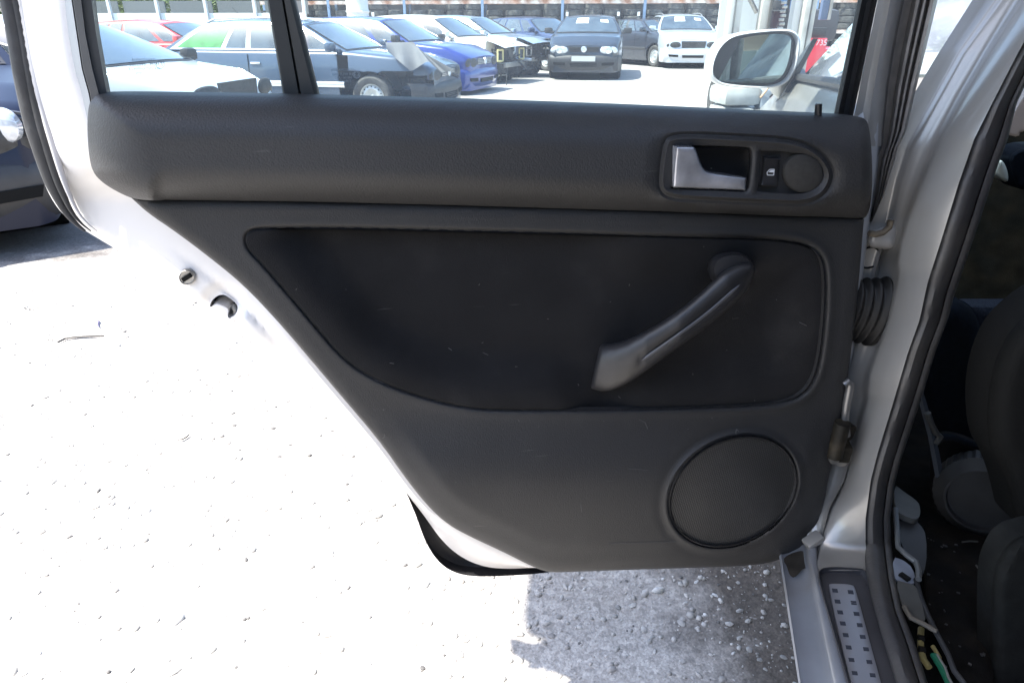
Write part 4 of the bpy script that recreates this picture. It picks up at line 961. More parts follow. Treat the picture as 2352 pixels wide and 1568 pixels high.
# ---- front seat seen past the pillar
def seat_poly(name, pts, Y, dep, bulge, m, parent, rr_=25, z=None, it=2):
    O = chaikin(pts, True, it)
    return sheet(name, O, lambda P: bulge * np.sqrt(np.clip(1 - (1 - np.clip(dist(P, O) / rr_, 0, 1)) ** 2, 0, 1)), m, parent, place=place_y(Y), step=14, ostep=8, rim=(3, 8), skirt=dep, push=np.array([0, -1., 0]))
b = MB(); 
seat = seat_poly('front_seat', [(2224, 699), (2224, 699), (2480, 699), (2520, 760), (2500, 1150), (2290, 1150), (2250, 900)], 1.22, .03, .02, M['seatcloth'], car)
seat_poly('seat_bolster', [(2150, 690), (2189, 688), (2224, 697), (2246, 732), (2262, 790), (2275, 840), (2285, 940), (2285, 1060), (2200, 1060), (2150, 985), (2120, 915), (2105, 850)], 1.16, .04, .05, M['seatside'], seat, 40)
b = MB(); b.tube([at_y(x, y, 1.185) for x, y in ((2262, 797), (2282, 805), (2300, 806), (2340, 805))], .0025, 6); b.build('seat_seam', M['cavity'], seat)
seat_poly('rear_seat', [(2500, 640), (2400, 690), (2352, 728), (2314, 768), (2285, 830), (2270, 892), (2266, 950), (2272, 1030), (2300, 1075), (2322, 1140), (2340, 1230), (2500, 1240)], .80, .05, .05, mat('foreground_dark_vinyl', (.010, .010, .0095), .9, spec=.1, bump=.3, bscale=300), car, 60)
seat_poly('seat_base', [(2500, 1200), (2352, 1225), (2311, 1250), (2290, 1290), (2278, 1327), (2274, 1450), (2276, 1600), (2290, 1700), (2520, 1700)], .66, .03, .03, mat('foreground_green_grey_vinyl', (.011, .012, .012), .9, spec=.12, noise=.3, nscale=30, bump=.3, bscale=200), car, 30)
# recliner wheel (ribbed) and its cover
rc_ = Vector(at_y(2258, 1140, .93)); b = MB(); rows = []
axr = Vector((-.55, -.8, .1)).normalized(); u1 = axr.cross(Vector((0, 0, 1))).normalized(); u2 = u1.cross(axr)
for r_, h in ((.074, -.03), (.074, .004), (.058, .022), (.054, .022), (.052, .012), (.0, .012)):
    rows.append([tuple(rc_ + u1 * r_ * (1 + (.02 if k % 2 and r_ > .062 else 0)) * math.cos(2 * math.pi * k / 80) + u2 * r_ * (1 + (.02 if k % 2 and r_ > .062 else 0)) * math.sin(2 * math.pi * k / 80) + axr * h) for k in range(80)])
b.grid(rows, closed_u=True); b.build('recliner_wheel', mat('recliner_plastic', (.018, .019, .020), .5, noise=.2, nscale=40), seat, sharp=20)
seat_poly('seat_cover_panel', [(2150, 1005), (2200, 1002), (2262, 1025), (2300, 1062), (2318, 1110), (2312, 1180), (2270, 1215), (2200, 1215), (2150, 1180), (2150, 1080)], 1.03, .02, .015, M['cavity'], seat, 20)
b = MB(); b.tube([at_y(x, y, .99) for x, y in ((2164, 1002), (2192, 1004), (2215, 1014), (2245, 1024), (2268, 1024), (2262, 1034), (2280, 1046), (2300, 1075), (2310, 1110))], .0055, 8); b.build('cover_edge', M['seatside'], seat)
# belt strap and pillar trim bits
b = MB(); rows = []
for x, y, w in ((2112, 896, 8), (2124, 940, 9), (2140, 1000, 9), (2152, 1060, 10), (2161, 1110, 10), (2163, 1160, 9)): rows.append([tuple(at_y(x - w, y, .97)), tuple(at_y(x, y, .965)), tuple(at_y(x + w, y, .97))])
b.grid(rows); b.build('seat_belt', mat('belt_webbing', (.045, .052, .062), .8, bump=.5, bscale=500), car)
def flat_piece(name, pts, zf, th, m, parent, it=1, rnd=0):
    O = chaikin(pts, True, it)
    return sheet(name, O, lambda P: rnd * sstep(0, 8, dist(P, O)) + 0 * P[:, 0], m, parent, place=place_z(zf), step=20, ostep=8, rim=(2,), skirt=th, push=np.array([0, 0, 1.]))
b = MB(); b.tube([at_y(x, y, .96) for x, y in ((2131, 948), (2140, 975), (2152, 996), (2160, 1002), (2150, 1018))], .005, 7); b.build('belt_clip', M['inner2'], car)
flat_piece('headliner_trim', [(2352, 213), (2420, 150), (2420, 290), (2339, 314), (2324, 312), (2301, 308), (2325, 262)], lambda x, y: 1.15 - .62 * math.tan(R(25.5) + math.atan((y - 784) / FPX)) * 1.0, .01, M['beige'], car) if False else seat_poly('pillar_trim', [(2440, 110), (2440, 290), (2345, 300), (2339, 315), (2322, 312), (2302, 307), (2312, 285), (2352, 213)], .90, .02, .006, M['beige'], car, 8, it=1)
seat_poly('cabin_lamp', [(2298, 363), (2290, 385), (2284, 401), (2298, 413), (2314, 421), (2317, 407), (2311, 382)], 1.30, .02, .01, mat('cream_plastic', (.5, .52, .45), .4), car, 8)
seat_poly('steering_column', [(2310, 340), (2330, 420), (2345, 440), (2420, 430), (2460, 330)], 1.34, .05, .02, M['seatside'], car, 12)
# torn sill trim, metal lip, wires
inner = flat_piece('sill_trim', [(2053, 1110), (2075, 1128), (2102, 1146), (2114, 1160), (2113, 1192), (2090, 1190), (2056, 1172)], .44, .01, M['inner2'], car)
flat_piece('trim_board', [(2060, 1166), (2085, 1180), (2116, 1205), (2128, 1230), (2128, 1300), (2112, 1332), (2110, 1290), (2066, 1254)], .425, .01, M['inner'], inner)
def wire(name, pts, z, r_, m, parent=inner):
    b = MB(); b.tube([at_z(x, y, z(i) if callable(z) else z) for i, (x, y) in enumerate(pts)], r_, 8); return b.build(name, m, parent)
wire('bent_lip', [(2057, 1168), (2060, 1210), (2063, 1256), (2082, 1274), (2104, 1290), (2110, 1310), (2110, 1330)], .44, .004, mat('bright_lip', (.12, .125, .125), .4, metal=.3))
flat_piece('torn_foil', [(2050, 1278), (2075, 1285), (2098, 1305), (2105, 1342), (2078, 1336), (2052, 1330)], .428, .004, mat('pale_blue_foil', (.16, .18, .22), .4), inner)
b = MB(); b.box(Vector(at_z(2078, 1324, .4345)), (.008, .014, .004), rz=.5); b.build('foil_slot', M['cavity'], inner)
flat_piece('grey_flap', [(2056, 1331), (2080, 1337), (2106, 1344), (2118, 1385), (2128, 1432), (2100, 1420), (2074, 1392)], .432, .004, M['inner2'], inner)
wire('flap_lip', [(2077, 1392), (2092, 1418), (2125, 1434), (2152, 1450)], .437, .0035, mat('tan_lip', (.08, .07, .055), .6))
wire('carpet_edge', [(2104, 1330), (2116, 1375), (2131, 1412), (2152, 1455), (2178, 1503), (2192, 1540), (2214, 1568), (2250, 1640)], .43, .0035, M['inner'])
wire('yellow_wire', [(2116, 1443), (2114, 1465), (2115, 1490), (2122, 1515), (2134, 1532)], .395, .0042, M['yellowwire'])
for p in ((2115, 1464), (2117, 1490)): wire('wire_tape', [(p[0] - 7, p[1] - 1), (p[0] + 8, p[1] + 3)], .3985, .0045, M['cavity'])
wire('yellow_wire', [(2142, 1483), (2150, 1495), (2158, 1510)], .395, .0028, M['yellowwire'])
wire('green_wire', [(2144, 1503), (2152, 1516), (2160, 1528), (2172, 1552), (2186, 1580)], .395, .0045, M['greenwire'])
wire('white_wire', [(2152, 1503), (2162, 1520), (2170, 1532), (2178, 1556), (2192, 1580)], .398, .0022, M['whitewire'])
flat_piece('footwell_trim', [(2130, 1180), (2200, 1215), (2280, 1220), (2285, 1420), (2280, 1700), (2260, 1700), (2180, 1500), (2130, 1400), (2124, 1260)], .33, .01, M['carpet'], inner, rnd=.01)
for k, (pts, z) in enumerate([([(2210, 1244), (2228, 1242), (2246, 1243)], .36), ([(2242, 1297), (2260, 1322), (2278, 1342)], .36)]): wire('loose_wire', pts, z, .0014, M['inner2'])
b = MB(); rr = random.Random(4)
for k in range(26):
    p = at_z(rr.uniform(2130, 2270), rr.uniform(1220, 1560), .35); s = rr.uniform(.001, .004); b.box(p, (s, s * 1.6, s * .6), rz=rr.random() * 3, rx=rr.random())
tag(b.build('floor_litter', M['inner'], inner), kind='stuff')

# ------------------------------------------------------------------ added shade cloth overhead, never in view, shaped to shade door and pillar, workshop behind the camera
H_AW = 2.45
def shade_pt(gx, gy, z=H_AW): return (gx - SUN_K[0] * z, gy - SUN_K[1] * z, z)
aw = empty('added_shade_cloth', (-1.6, .2, 0)); tag(aw, 'added cloth on poles, out of view, cut to shade the open rear door', 'shade cloth')
gpts = [(.075, 1.5), (.050, 1.25), (.039, 1.153), (.024, 1.03), (.030, .985), (.07, .965), (.10, .945), (.12, .90), (.14, .873), (.16, .86), (.20, .822), (.22, .805), (.27, .75), (.45, .60), (.60, .42), (2.7, .30), (2.7, 1.5), (1.2, 1.42)]
b = MB(); V = [shade_pt(x, y) for x, y in gpts]; V2 = [(x, y, z + .02) for x, y, z in V]; n_ = len(V)
b.add(V + V2, [tuple(range(n_))[::-1], tuple(range(n_, 2 * n_))] + [(i, (i + 1) % n_, n_ + (i + 1) % n_, n_ + i) for i in range(n_)])
b.build('added_canvas', mat('added_grey_canvas', (.35, .35, .33), .9), aw, smooth=False)
for (x, y) in ((1.42, -.06), (1.42, 1.48)):
    b = MB(); b.tube([(x, y, 1.4), (x, y, H_AW)], .02, 8); b.build('added_pole', M['steel'], aw)
wk = empty('workshop_building', (0, -10, 0)); tag(wk, 'grey workshop hall with pale roller doors standing behind the photographer', 'building')
b = MB(); b.box((-2, -12.5, 2.6), (26, 5, 5.2)); b.build('wall', mat('hall_wall', (.16, .18, .17), .8, noise=.2, nscale=1), wk, smooth=False)
for k, x in enumerate((-9, -3.2, 2.2, 7.5)):
    b = MB()
    for j in range(9): b.box((x, -9.97, .2 + j * .36), (3.2, .05, .34), bevel=.01)
    b.build('roller_door', mat('roller_door_paint', (.55, .58, .56), .6) if k == 0 else bpy.data.materials['roller_door_paint'], wk, smooth=False)
b = MB(); b.box((-2, -12.5, 5.25), (27, 6, .12)); b.build('roof', M['inner'], wk, smooth=False)

# ================================================================== THE YARD BEYOND: background cars
M['tyre'] = mat('tyre_rubber', (.05, .048, .046), .8, noise=.25, nscale=12, bump=.3, bscale=40)
M['rim'] = mat('steel_rim', (.42, .44, .45), .4, metal=.5, noise=.15, nscale=10)
M['lamp'] = mat('headlight_glass', (.55, .58, .62), .12, metal=.4, coat=1, noise=.3, nscale=14)
M['lampdark'] = mat('empty_lamp_hole', (.03, .03, .03), .6, noise=.5, nscale=20)
M['bay'] = mat('engine_bay_parts', (.035, .035, .034), .55, metal=.3, noise=.6, nscale=12)
M['carblack'] = mat('car_black_plastic', (.028, .028, .03), .5, noise=.2, nscale=10)
M['paper'] = mat('white_paper', (.8, .8, .78), .8)
M['redlamp'] = mat('red_lamp', (.5, .03, .03), .3)
M['plate'] = mat('number_plate_blank', (.42, .43, .43), .5)
M['brightmetal'] = mat('bright_trim', (.75, .77, .8), .25, metal=.8)
def paint(name, c, metal=.3, rough=.3): return mat(name, c, rough, metal=metal, coat=.8, noise=.05, nscale=2)
def build_car(name, label, loc, heading, m, L=4.2, Wd=1.73, H=1.44, hood=.98, nose=.72, belt=.95, xa0=.95, xa1=.25, xc1=-1.35, xc0=-1.95, front=1.25, rear=-1.27, R_=.31, trim=None, strip_front=False, missing_wing=False, glass=None, group=None, boot=None, doors=(0.28, -.62), quarter=-1.15, style='hatch', features=()):
    """x forward, y left, z up; wheels at x=front and x=rear"""
    loc = (loc[0], loc[1], hgt(loc[0], loc[1]) + loc[2]); root = empty(name, loc, heading, local=True); tag(root, label, 'car', group)
    glass = glass or M['carglass']; hw = Wd / 2; xf, xr = L / 2, -L / 2
    if strip_front: xf = front + .12
    arch = R_ + .055
    xs = sorted(set([round(v, 3) for v in list(np.arange(xr + .12, xf - .1, .06)) + [xr, xr + .03, xr + .07, xf - .07, xf - .03, xf] + [front - arch, front + arch, rear - arch, rear + arch]]))
    def top(x):
        if x > xa0: return float(np.interp(x, [xa0, xa0 + (L / 2 - xa0) * .6, L / 2 - .12, L / 2], [hood, hood - .07, nose + .06, nose]))
        if x < xc0: return (boot or belt) - .05 * max(0, (xc0 - x) / .3) if boot else belt - .25 * max(0, min(1, (xc0 - x) / .3)) ** 2
        return float(np.interp(x, [xc0, xa0], [belt + .02, hood]))
    def halfw(x):
        e = 1.0
        if x > .9 * L / 4: e = 1 - .16 * max(0, (x - L / 4) / (L / 4)) ** 2.6
        if x < -L / 4: e = 1 - .12 * max(0, (-x - L / 4) / (L / 4)) ** 3
        return hw * e
    zs_ = [.17, .24, .31, .38, .45, .52, .59, .65, .71]
    b = MB(); V = []; idx = {}
    for i, x in enumerate(xs):
        w = halfw(x); tz = top(x); end = max(0, (x - (L / 2 - .10)) / .10, (xr + .10 - x) / .10) if not strip_front else max(0, (xr + .10 - x) / .10)
        w *= 1 - .10 * end ** 2
        zz = [z for z in zs_ if z < tz - .06]; zz = zs_[:len(zs_)]
        sec = []
        for z in zs_:
            z2 = min(z, tz - .08 + (z - .71) * .05) if z > tz - .08 else z
            q = 1 - .05 * ((.5 - z2) / .33) ** 2 if z2 < .5 else 1 - .02 * ((z2 - .5) / .4) ** 2
            sec.append((w * q, z2))
        sec += [(w * .972, tz - .055), (w * .955, tz - .025), (w * .92, tz - .006), (w * .8, tz + .006), (w * .4, tz + .022), (0, tz + .027)]
        full = [(y, z) for y, z in sec] + [(-y, z) for y, z in sec[-2::-1]]
        for j, (y, z) in enumerate(full):
            xx = x
            for xw in (front, rear):       # snap the wheel arches round
                if z < .72 and abs(y) > w * .9:
                    d = math.hypot(xx - xw, z - R_)
                    if abs(d - arch) < .034: k = arch / d; xx = xw + (xx - xw) * k; z = R_ + (z - R_) * k
            V.append((xx, y, z))
        n = len(full)
    F_ = []
    for i in range(len(xs) - 1):
        for j in range(n - 1):
            q = (i * n + j, (i + 1) * n + j, (i + 1) * n + j + 1, i * n + j + 1)
            c = [sum(V[k][a] for k in q) / 4 for a in range(3)]
            if abs(c[1]) > hw * .75 and any(math.hypot(c[0] - xw, c[2] - R_) < arch - .005 for xw in (front, rear)): continue
            if missing_wing and c[1] * missing_wing > hw * .5 and front - .52 < c[0] and c[2] < top(c[0]) - .16: continue
            F_.append(q)
    F_.append(tuple(range(n))); F_.append(tuple(range((len(xs) - 1) * n, len(xs) * n))[::-1])
    b.add(V, F_); bd = b.build('body', m, root, sharp=40)
    # wheel housings, dark
    b = MB()
    for xw in (front, rear):
        for sgn in (1, -1):
            b.lathe([(arch + .03, sgn * hw * .40), (arch + .03, sgn * (hw * .955)), (.0, sgn * hw * .40)][:3:2] if False else [(arch + .02, sgn * hw * .93), (arch + .02, sgn * hw * .45), (0.001, sgn * hw * .45)], (xw, 0, R_), axis='y', n=24)
    b.build('wheel_housing', M['cavity'], root)['kind'] = 'stuff'
    b = MB(); b.box(((xf + xr) / 2, 0, .22), (xf - xr - .3, Wd * .78, .1)); b.build('underside', M['carblack'], root, smooth=False)
    # wheels
    if 'tyre_mesh' not in globals():
        t = MB(); t.lathe([(.62, -.5), (.70, -.62), (.88, -.64), (.97, -.5), (1, -.2), (1, .2), (.97, .5), (.88, .64), (.70, .62), (.62, .5)], axis='y', n=36, close=True)
        globals()['tyre_mesh'] = t
        r2 = MB(); r2.lathe([(.63, -.5), (.60, -.42), (.55, -.34), (.52, -.40), (.40, -.46), (.22, -.30), (.14, -.30), (.10, -.42), (.001, -.42)], axis='y', n=40)
        globals()['rim_mesh'] = r2
    for xw in (front, rear):
        for sgn in (1, -1):
            wheel = MB(); wheel.v = [(x * R_, y * .16 * (-sgn), z * R_) for x, y, z in tyre_mesh.v]; wheel.f = list(tyre_mesh.f)
            wo = wheel.build('wheel', M['tyre'], root); wo.location = (xw, sgn * (hw - .115), R_)
            rm = MB(); rm.v = [(x * R_, y * .16 * sgn * -1 * -1 * -1, z * R_) for x, y, z in rim_mesh.v] if False else [(x * R_, -y * .16 * sgn, z * R_) for x, y, z in rim_mesh.v]; rm.f = list(rim_mesh.f)
            ro = rm.build('rim', M['rim'], wo)
            h = MB()
            for k in range(16):
                a = 2 * math.pi * k / 16; c = (math.cos(a) * R_ * .5, sgn * .16 * .45, math.sin(a) * R_ * .5); h.lathe([(.011, 0), (.001, sgn * .002)], c, axis='y', n=8)
            h.build('rim_hole', M['cavity'], wo, smooth=False) ; col.objects[-1]['kind'] = 'stuff'
    # cabin
    wr = hw * .70; wb = hw * .94
    def rz(s): return H - .03 - .05 * (2 * s - 1) ** 2 * (1 if s > .5 else .6)      # s 0 rear .. 1 front along the roof
    def side(s, t):      # s along, t up
        xb = xc0 + (xa0 - xc0) * s; xt = xc1 + (xa1 - xc1) * s; zb = top(max(min(xb, xa0), xc0)) - .012; zt = rz(s) - .04
        u = t; bul = .025 * math.sin(math.pi * t)
        return np.array([xb + (xt - xb) * u, wb + (wr - wb) * u + bul, zb + (zt - zb) * u])
    b = MB(); S_ = np.linspace(0, 1, 22); T_ = np.linspace(0, 1, 7)
    for sgn in (1, -1):
        b.grid([[tuple(side(s, t) * np.array([1, sgn, 1])) for t in T_] for s in S_])
    def roofp(s, u):
        x = xc1 + (xa1 - xc1) * s; e = abs(u); y = wr * u; z = rz(s) - .04 + .045 * (1 - e ** 2.5); return (x, y, z)
    b.grid([[roofp(s, u) for u in np.linspace(-1, 1, 13)] for s in S_])
    def screen(s, u, t, front_):       # windscreen or rear window surface
        p0 = side(1.0 if front_ else 0.0, t); y = p0[1] * u; bow = (.10 if front_ else .05) * (1 - u * u) * (1 - .3 * t)
        z = p0[2] + .045 * t * (1 - abs(u) ** 2.5) + (.02 * (1 - u * u)) * (1 - t)
        return (p0[0] + (bow if front_ else -bow), y, z)
    for fr in (True, False):
        b.grid([[screen(0, u, t, fr) for u in np.linspace(-1, 1, 11)] for t in T_])
    b.build('cabin', m, root, sharp=30)
    def lay(fn, s0, s1, t0, t1, off, name_, mm, ns=8, nt=6, sgn=1, rnd=.0, parent=root, slant=(0, 0)):
        g = []
        for a in np.linspace(0, 1, ns):
            row = []
            for c in np.linspace(0, 1, nt):
                s = s0 + (s1 - s0) * a + (slant[0] * (1 - a) + slant[1] * a) * c; t = t0 + (t1 - t0) * c
                row.append(fn(s, t))
            g.append(row)
        A = np.array(g, float); du = np.gradient(A, axis=0); dv = np.gradient(A, axis=1); nr = np.cross(du, dv); nr /= np.linalg.norm(nr, axis=2)[..., None] + 1e-9
        c0 = np.array([(xa0 + xc0) / 2, 0, .9]); mid = A[ns // 2, nt // 2]
        if np.dot(nr[ns // 2, nt // 2], mid - c0) < 0: nr = -nr
        A = A + nr * off; q = MB(); q.grid([[tuple(p) for p in r_] for r_ in A]); return q.build(name_, mm, parent)
    # side windows
    span = xa0 - xc0; s_of = lambda x: (x - xc0) / span
    cuts = [0.0 + .05] + sorted([s_of(x) for x in ([quarter] if quarter is not None else []) + list(doors)[::-1]]) + [.965]
    cuts = sorted(cuts)
    for sgn in (1, -1):
        fn = lambda s, t: side(s, t) * np.array([1, sgn, 1])
        if trim: lay(fn, cuts[0] - .015, cuts[-1] + .01, .03, .97, .004, 'window_trim', trim, ns=20)
        for k, (c0, c1) in enumerate(zip(cuts[:-1], cuts[1:])):
            gm = glass
            if k == 0 and 'green_window' in features: gm = M['greenfilm']
            lay(fn, c0 + .016, c1 - .014, .09, .90, .008, 'side_window', gm, ns=6, slant=(0, 0))
        # door joints and handles
        for x in list(doors) + [xa0 - .12]:
            b = MB(); rows = []
            for z in np.linspace(.28, hood - .05, 8):
                w = halfw(x) * (1 - .02 * ((z - .5) / .4) ** 2 if z > .5 else 1 - .05 * ((.5 - z) / .33) ** 2)
                rows.append([(x - .006, sgn * (w + .003), z), (x + .006, sgn * (w + .003), z)])
            b.grid(rows); b.build('door_joint', M['cavity'], root, smooth=False)
        for x in doors:
            b = MB(); b.box((x + .13, sgn * (halfw(x) * .985 + .012), .80), (.17, .02, .032), bevel=.008); b.build('door_handle', M['brightmetal'] if 'chrome' in features else m, root)
        b = MB(); rows = []
        for x in np.linspace(rear + arch + .04, front - arch - .04, 6): w = halfw(x); rows.append([(x, sgn * (w + .004), .47), (x, sgn * (w + .014), .49), (x, sgn * (w + .014), .53), (x, sgn * (w + .004), .55)])
        b.grid(rows); b.build('side_moulding', M['brightmetal'] if 'chrome' in features else M['carblack'], root)
        # mirror
        b = MB(); b.box((xa0 - .18, sgn * (hw + .09), hood + .06), (.11, .20, .13), bevel=.04); b.box((xa0 - .12, sgn * (hw - .01), hood + .01), (.08, .1, .05), bevel=.01); b.build('wing_mirror', M['carblack'] if 'dark_mirror' in features else m, root)
    fnw = lambda s, t: np.array(screen(0, s, t, True)); fnr = lambda s, t: np.array(screen(0, s, t, False))
    lay(fnw, -.93, .93, .03, .95, .006, 'windscreen_border', M['carblack'], ns=12); ws = lay(fnw, -.90, .90, .06, .92, .011, 'windscreen', glass, ns=12)
    lay(fnr, -.86, .86, .10, .88, .008, 'rear_window', glass, ns=10)
    if 'paper' in features:
        lay(fnw, -.42, .0, .55, .86, .016, 'windscreen_paper', M['paper'], ns=5); lay(fnw, .42, .68, .62, .78, .016, 'windscreen_paper', M['paper'], ns=4)
    if 'rails' in features:
        for sgn in (1, -1):
            b = MB(); b.tube([(xc1 + (xa1 - xc1) * s, sgn * wr * .93, rz(s) - .03 + (.045 if .04 < s < .96 else .0)) for s in np.linspace(0.0, 1, 12)], .014, 8); b.build('roof_rail', M['brightmetal'], root)
    b = MB(); b.tube([(xc1 + .25, 0, H), (xc1 + .12, 0, H + .14)], .004, 5); b.build('aerial', M['carblack'], root)
    for sgn in (1, -1):
        b = MB(); b.box((xr + .05, sgn * halfw(xr) * .86, .74), (.1, .16, .2), bevel=.03); b.build('tail_light', M['redlamp'], root)
    # the front
    XF = L / 2
    def fx(y, z, d=0): return XF + .002 + d - .10 * (abs(y) / hw) ** 2.5 * .9
    if not strip_front:
        def face(name_, pts, mm, d, depth=.03, parent=root):
            q = MB(); n_ = len(pts); A = [(fx(y, z, d), y, z) for y, z in pts]; B_ = [(x - depth, y, z) for x, y, z in A]
            q.add(A + B_, [tuple(range(n_))] + [(i, (i + 1) % n_, n_ + (i + 1) % n_, n_ + i) for i in range(n_)]); return q.build(name_, mm, parent, smooth=False)
        lampm = M['lampdark'] if 'no_lamps' in features else M['lamp']
        for sgn in (1, -1):
            P = chaikin([(sgn * .36, .60), (sgn * .38, .70), (sgn * .50, .735), (sgn * .70, .72), (sgn * .78, .64), (sgn * .74, .57), (sgn * .50, .555)], True, 2)
            q = MB(); A = []; c_ = P.mean(0)
            for sc_, dd in ((1, .0), (.9, .018), (.6, .03), (.02, .034)): A.append([(fx(*(c_ + (p - c_) * sc_), .01 + dd), *(c_ + (p - c_) * sc_)) for p in P])
            q.grid(A, closed_u=True); hl = q.build('headlight', lampm, root)
            if lampm is M['lamp']:
                q = MB(); q.lathe([(.075, 0), (.06, .004), (.001, .004)], (fx(sgn * .56, .65, .046), sgn * .56, .645), axis='x', n=20); q.build('reflector', M['brightmetal'], hl)
        if 'grille_missing' in features: face('grille_opening', [(-.33, .56), (.33, .56), (.36, .74), (-.36, .74)], M['lampdark'], .012)
        else:
            gr = face('grille', [(-.34, .60), (.34, .60), (.35, .71), (-.35, .71)], M['carblack'], .012)
            for k in range(4): face('slat', [(-.33, .615 + k * .025), (.33, .615 + k * .025), (.33, .625 + k * .025), (-.33, .625 + k * .025)], M['bay'] if 'dull' in features else M['brightmetal'] if 'chrome' in features else M['plate'], .022, .01, gr)
            q = MB(); q.lathe([(.065, 0), (.065, .01), (.055, .014), (.050, .006), (.001, .006)], (XF + .02, 0, .66), axis='x', n=24); q.build('badge', M['brightmetal'], gr)
            q = MB(); 
            for (y0, z0, y1, z1) in ((-.03, .695, -.0, .655), (.03, .695, 0, .655), (-.042, .68, -.02, .622), (-.02, .622, 0, .66), (0, .66, .02, .622), (.02, .622, .042, .68)):
                q.tube([(XF + .03, y0, z0), (XF + .03, y1, z1)], .005, 5)
            q.build('badge_mark', M['brightmetal'], gr)
        # bumper
        q = MB(); rows = []
        for y in np.linspace(-hw * .99, hw * .99, 25):
            xb = XF - .10 * (abs(y) / hw) ** 2.5 - .30 * max(0, (abs(y) / hw - .86) / .14) ** 2
            rows.append([(xb - .02, y, .20), (xb + .02, y, .24), (xb + .055, y, .34), (xb + .06, y, .44), (xb + .045, y, .50), (xb + .04, y, .505), (xb + .01, y, .535), (xb - .03, y, .54)])
        q.grid(rows); bp = q.build('bumper', M['silver_bump'] if 'paint_bumper' in features else (m if 'body_bumper' in features else M['carblack']), root)
        face('air_intake', [(-.30, .30), (.30, .30), (.31, .37), (-.31, .37)], M['cavity'], .064, .01, bp)
        for k in range(2): face('intake_slat', [(-.30, .318 + k * .025), (.30, .318 + k * .025), (.30, .326 + k * .025), (-.30, .326 + k * .025)], M['bay'], .068, .006, bp)
        for sgn in (1, -1):
            face('fog_intake', [(sgn * .42, .32), (sgn * .68, .33), (sgn * .70, .39), (sgn * .42, .38)], M['cavity'], .066, .01, bp)
        if 'plate' in features: face('number_plate', [(-.27, .41), (.27, .41), (.27, .52), (-.27, .52)], M['plate'], .075, .012); face('number_plate_frame', [(-.275, .405), (.275, .405), (.275, .525), (-.275, .525)], M['carblack'], .071, .01)
    if strip_front or missing_wing:
        # bare front end: radiator panel, rails, hanging lamps, pipes
        rr = random.Random(int(abs(loc[0]) * 100)); q = MB()
        for k in range(46):
            x = rr.uniform(front - .1, XF - .25); y = rr.uniform(-hw * .75, hw * .75); z = rr.uniform(.3, .82)
            q.box((x, y, z), (rr.uniform(.05, .25), rr.uniform(.05, .3), rr.uniform(.04, .2)), rz=rr.uniform(-.6, .6), rx=rr.uniform(-.4, .4))
        for k in range(14):
            p = Vector((rr.uniform(front, XF - .1), rr.uniform(-.6, .6), rr.uniform(.3, .8))); q.tube([p, p + Vector((rr.uniform(-.2, .2), rr.uniform(-.3, .3), rr.uniform(-.3, .1))), p + Vector((rr.uniform(-.1, .2), rr.uniform(-.3, .3), rr.uniform(-.45, .0)))], rr.uniform(.008, .03), 6)
        o = q.build('engine_parts', M['bay'], root, smooth=False); tag(o, kind='stuff')
        for sgn in (1, -1):
            q = MB(); q.tube([(front - .1, sgn * .48, .45), (XF - .22, sgn * .48, .43)], .045, 8); q.build('chassis_rail', m, root)
        if strip_front:
            q = MB(); q.box((XF - .2, 0, .44), (.06, 1.15, .1), bevel=.01); q.build('crash_beam', M['steel'], root)
            q = MB()
            for y in (-.62, .62):
                for (a, c) in (((y - .14, .52), (y + .14, .52)), ((y + .14, .52), (y + .14, .74)), ((y + .14, .74), (y - .14, .74)), ((y - .14, .74), (y - .14, .52))):
                    q.tube([(XF - .28, *a), (XF - .28, *c)], .02, 6)
            q.build('lamp_frame', M['lampframe'] if 'yellow' in features else M['steel'], root)
            # bonnet reaching over the open bay
            q = MB(); rows = []
            for x in np.linspace(xf - .05, XF - .12, 6):
                rows.append([(x, u * hw * .86, top(x) + .024 - .02 * u * u) for u in np.linspace(-1, 1, 9)] )
            q.grid(rows); q.build('bonnet', m, root)
    return root
M['greenfilm'] = mat('green_film_in_window', (.035, .20, .05), .5, noise=.3, nscale=6)
M['lampframe'] = mat('yellowed_frame', (.62, .55, .25), .5)
M['silver_bump'] = mat('pale_bumper', (.55, .57, .62), .35, metal=.2, coat=.5)
def car_at(px, D, **k):
    x = (px - 1176) / FPX * (D * cp + HC * sp); return (x, D, 0)
def hd(deg): return R(deg)     # 0 faces right (+x), -90 faces the camera
build_car('hatchback', 'white hatchback seen from its side through the small rear window pane', (-4.80, 7.35, .14), hd(-8), paint('white_car_paint', (.50, .56, .62), .1), L=4.2, hood=.88, nose=.64, belt=.87, xa0=1.20, xa1=.30, R_=.31, front=1.28, group='cars parked in the yard', features=('no_lamps', 'grille_missing', 'dark_mirror'), H=1.36)
build_car('hatchback', 'red hatchback whose roof shows behind the white hatchback', (-6.9, 15.0, .12), hd(-12), paint('red_paint', (.55, .035, .03), .1), L=4.0, xa0=.9, xa1=.1, group='cars parked in the yard', H=1.42)
build_car('saloon_car', 'dark blue car with only its roof showing behind the red hatchback', car_at(400, 19.0), hd(-15), paint('navy_paint', (.05, .08, .14), .3), L=4.3, group='cars parked in the yard', H=1.46)
build_car('estate_car', 'blue grey estate car with chrome window line and green film in its rearmost window', (-3.30, 12.0, -.02), hd(-13), paint('bluegrey_paint', (.04, .065, .11), .2, .4), L=4.65, Wd=1.82, H=1.46, hood=.98, nose=.74, belt=.97, xa0=1.0, xa1=.20, xc1=-1.50, xc0=-2.20, front=1.37, rear=-1.35, R_=.325, trim=M['brightmetal'], missing_wing=-1, quarter=-1.12, doors=(.20, -.66), group='cars parked in the yard', features=('green_window', 'chrome', 'rails', 'no_lamps'))
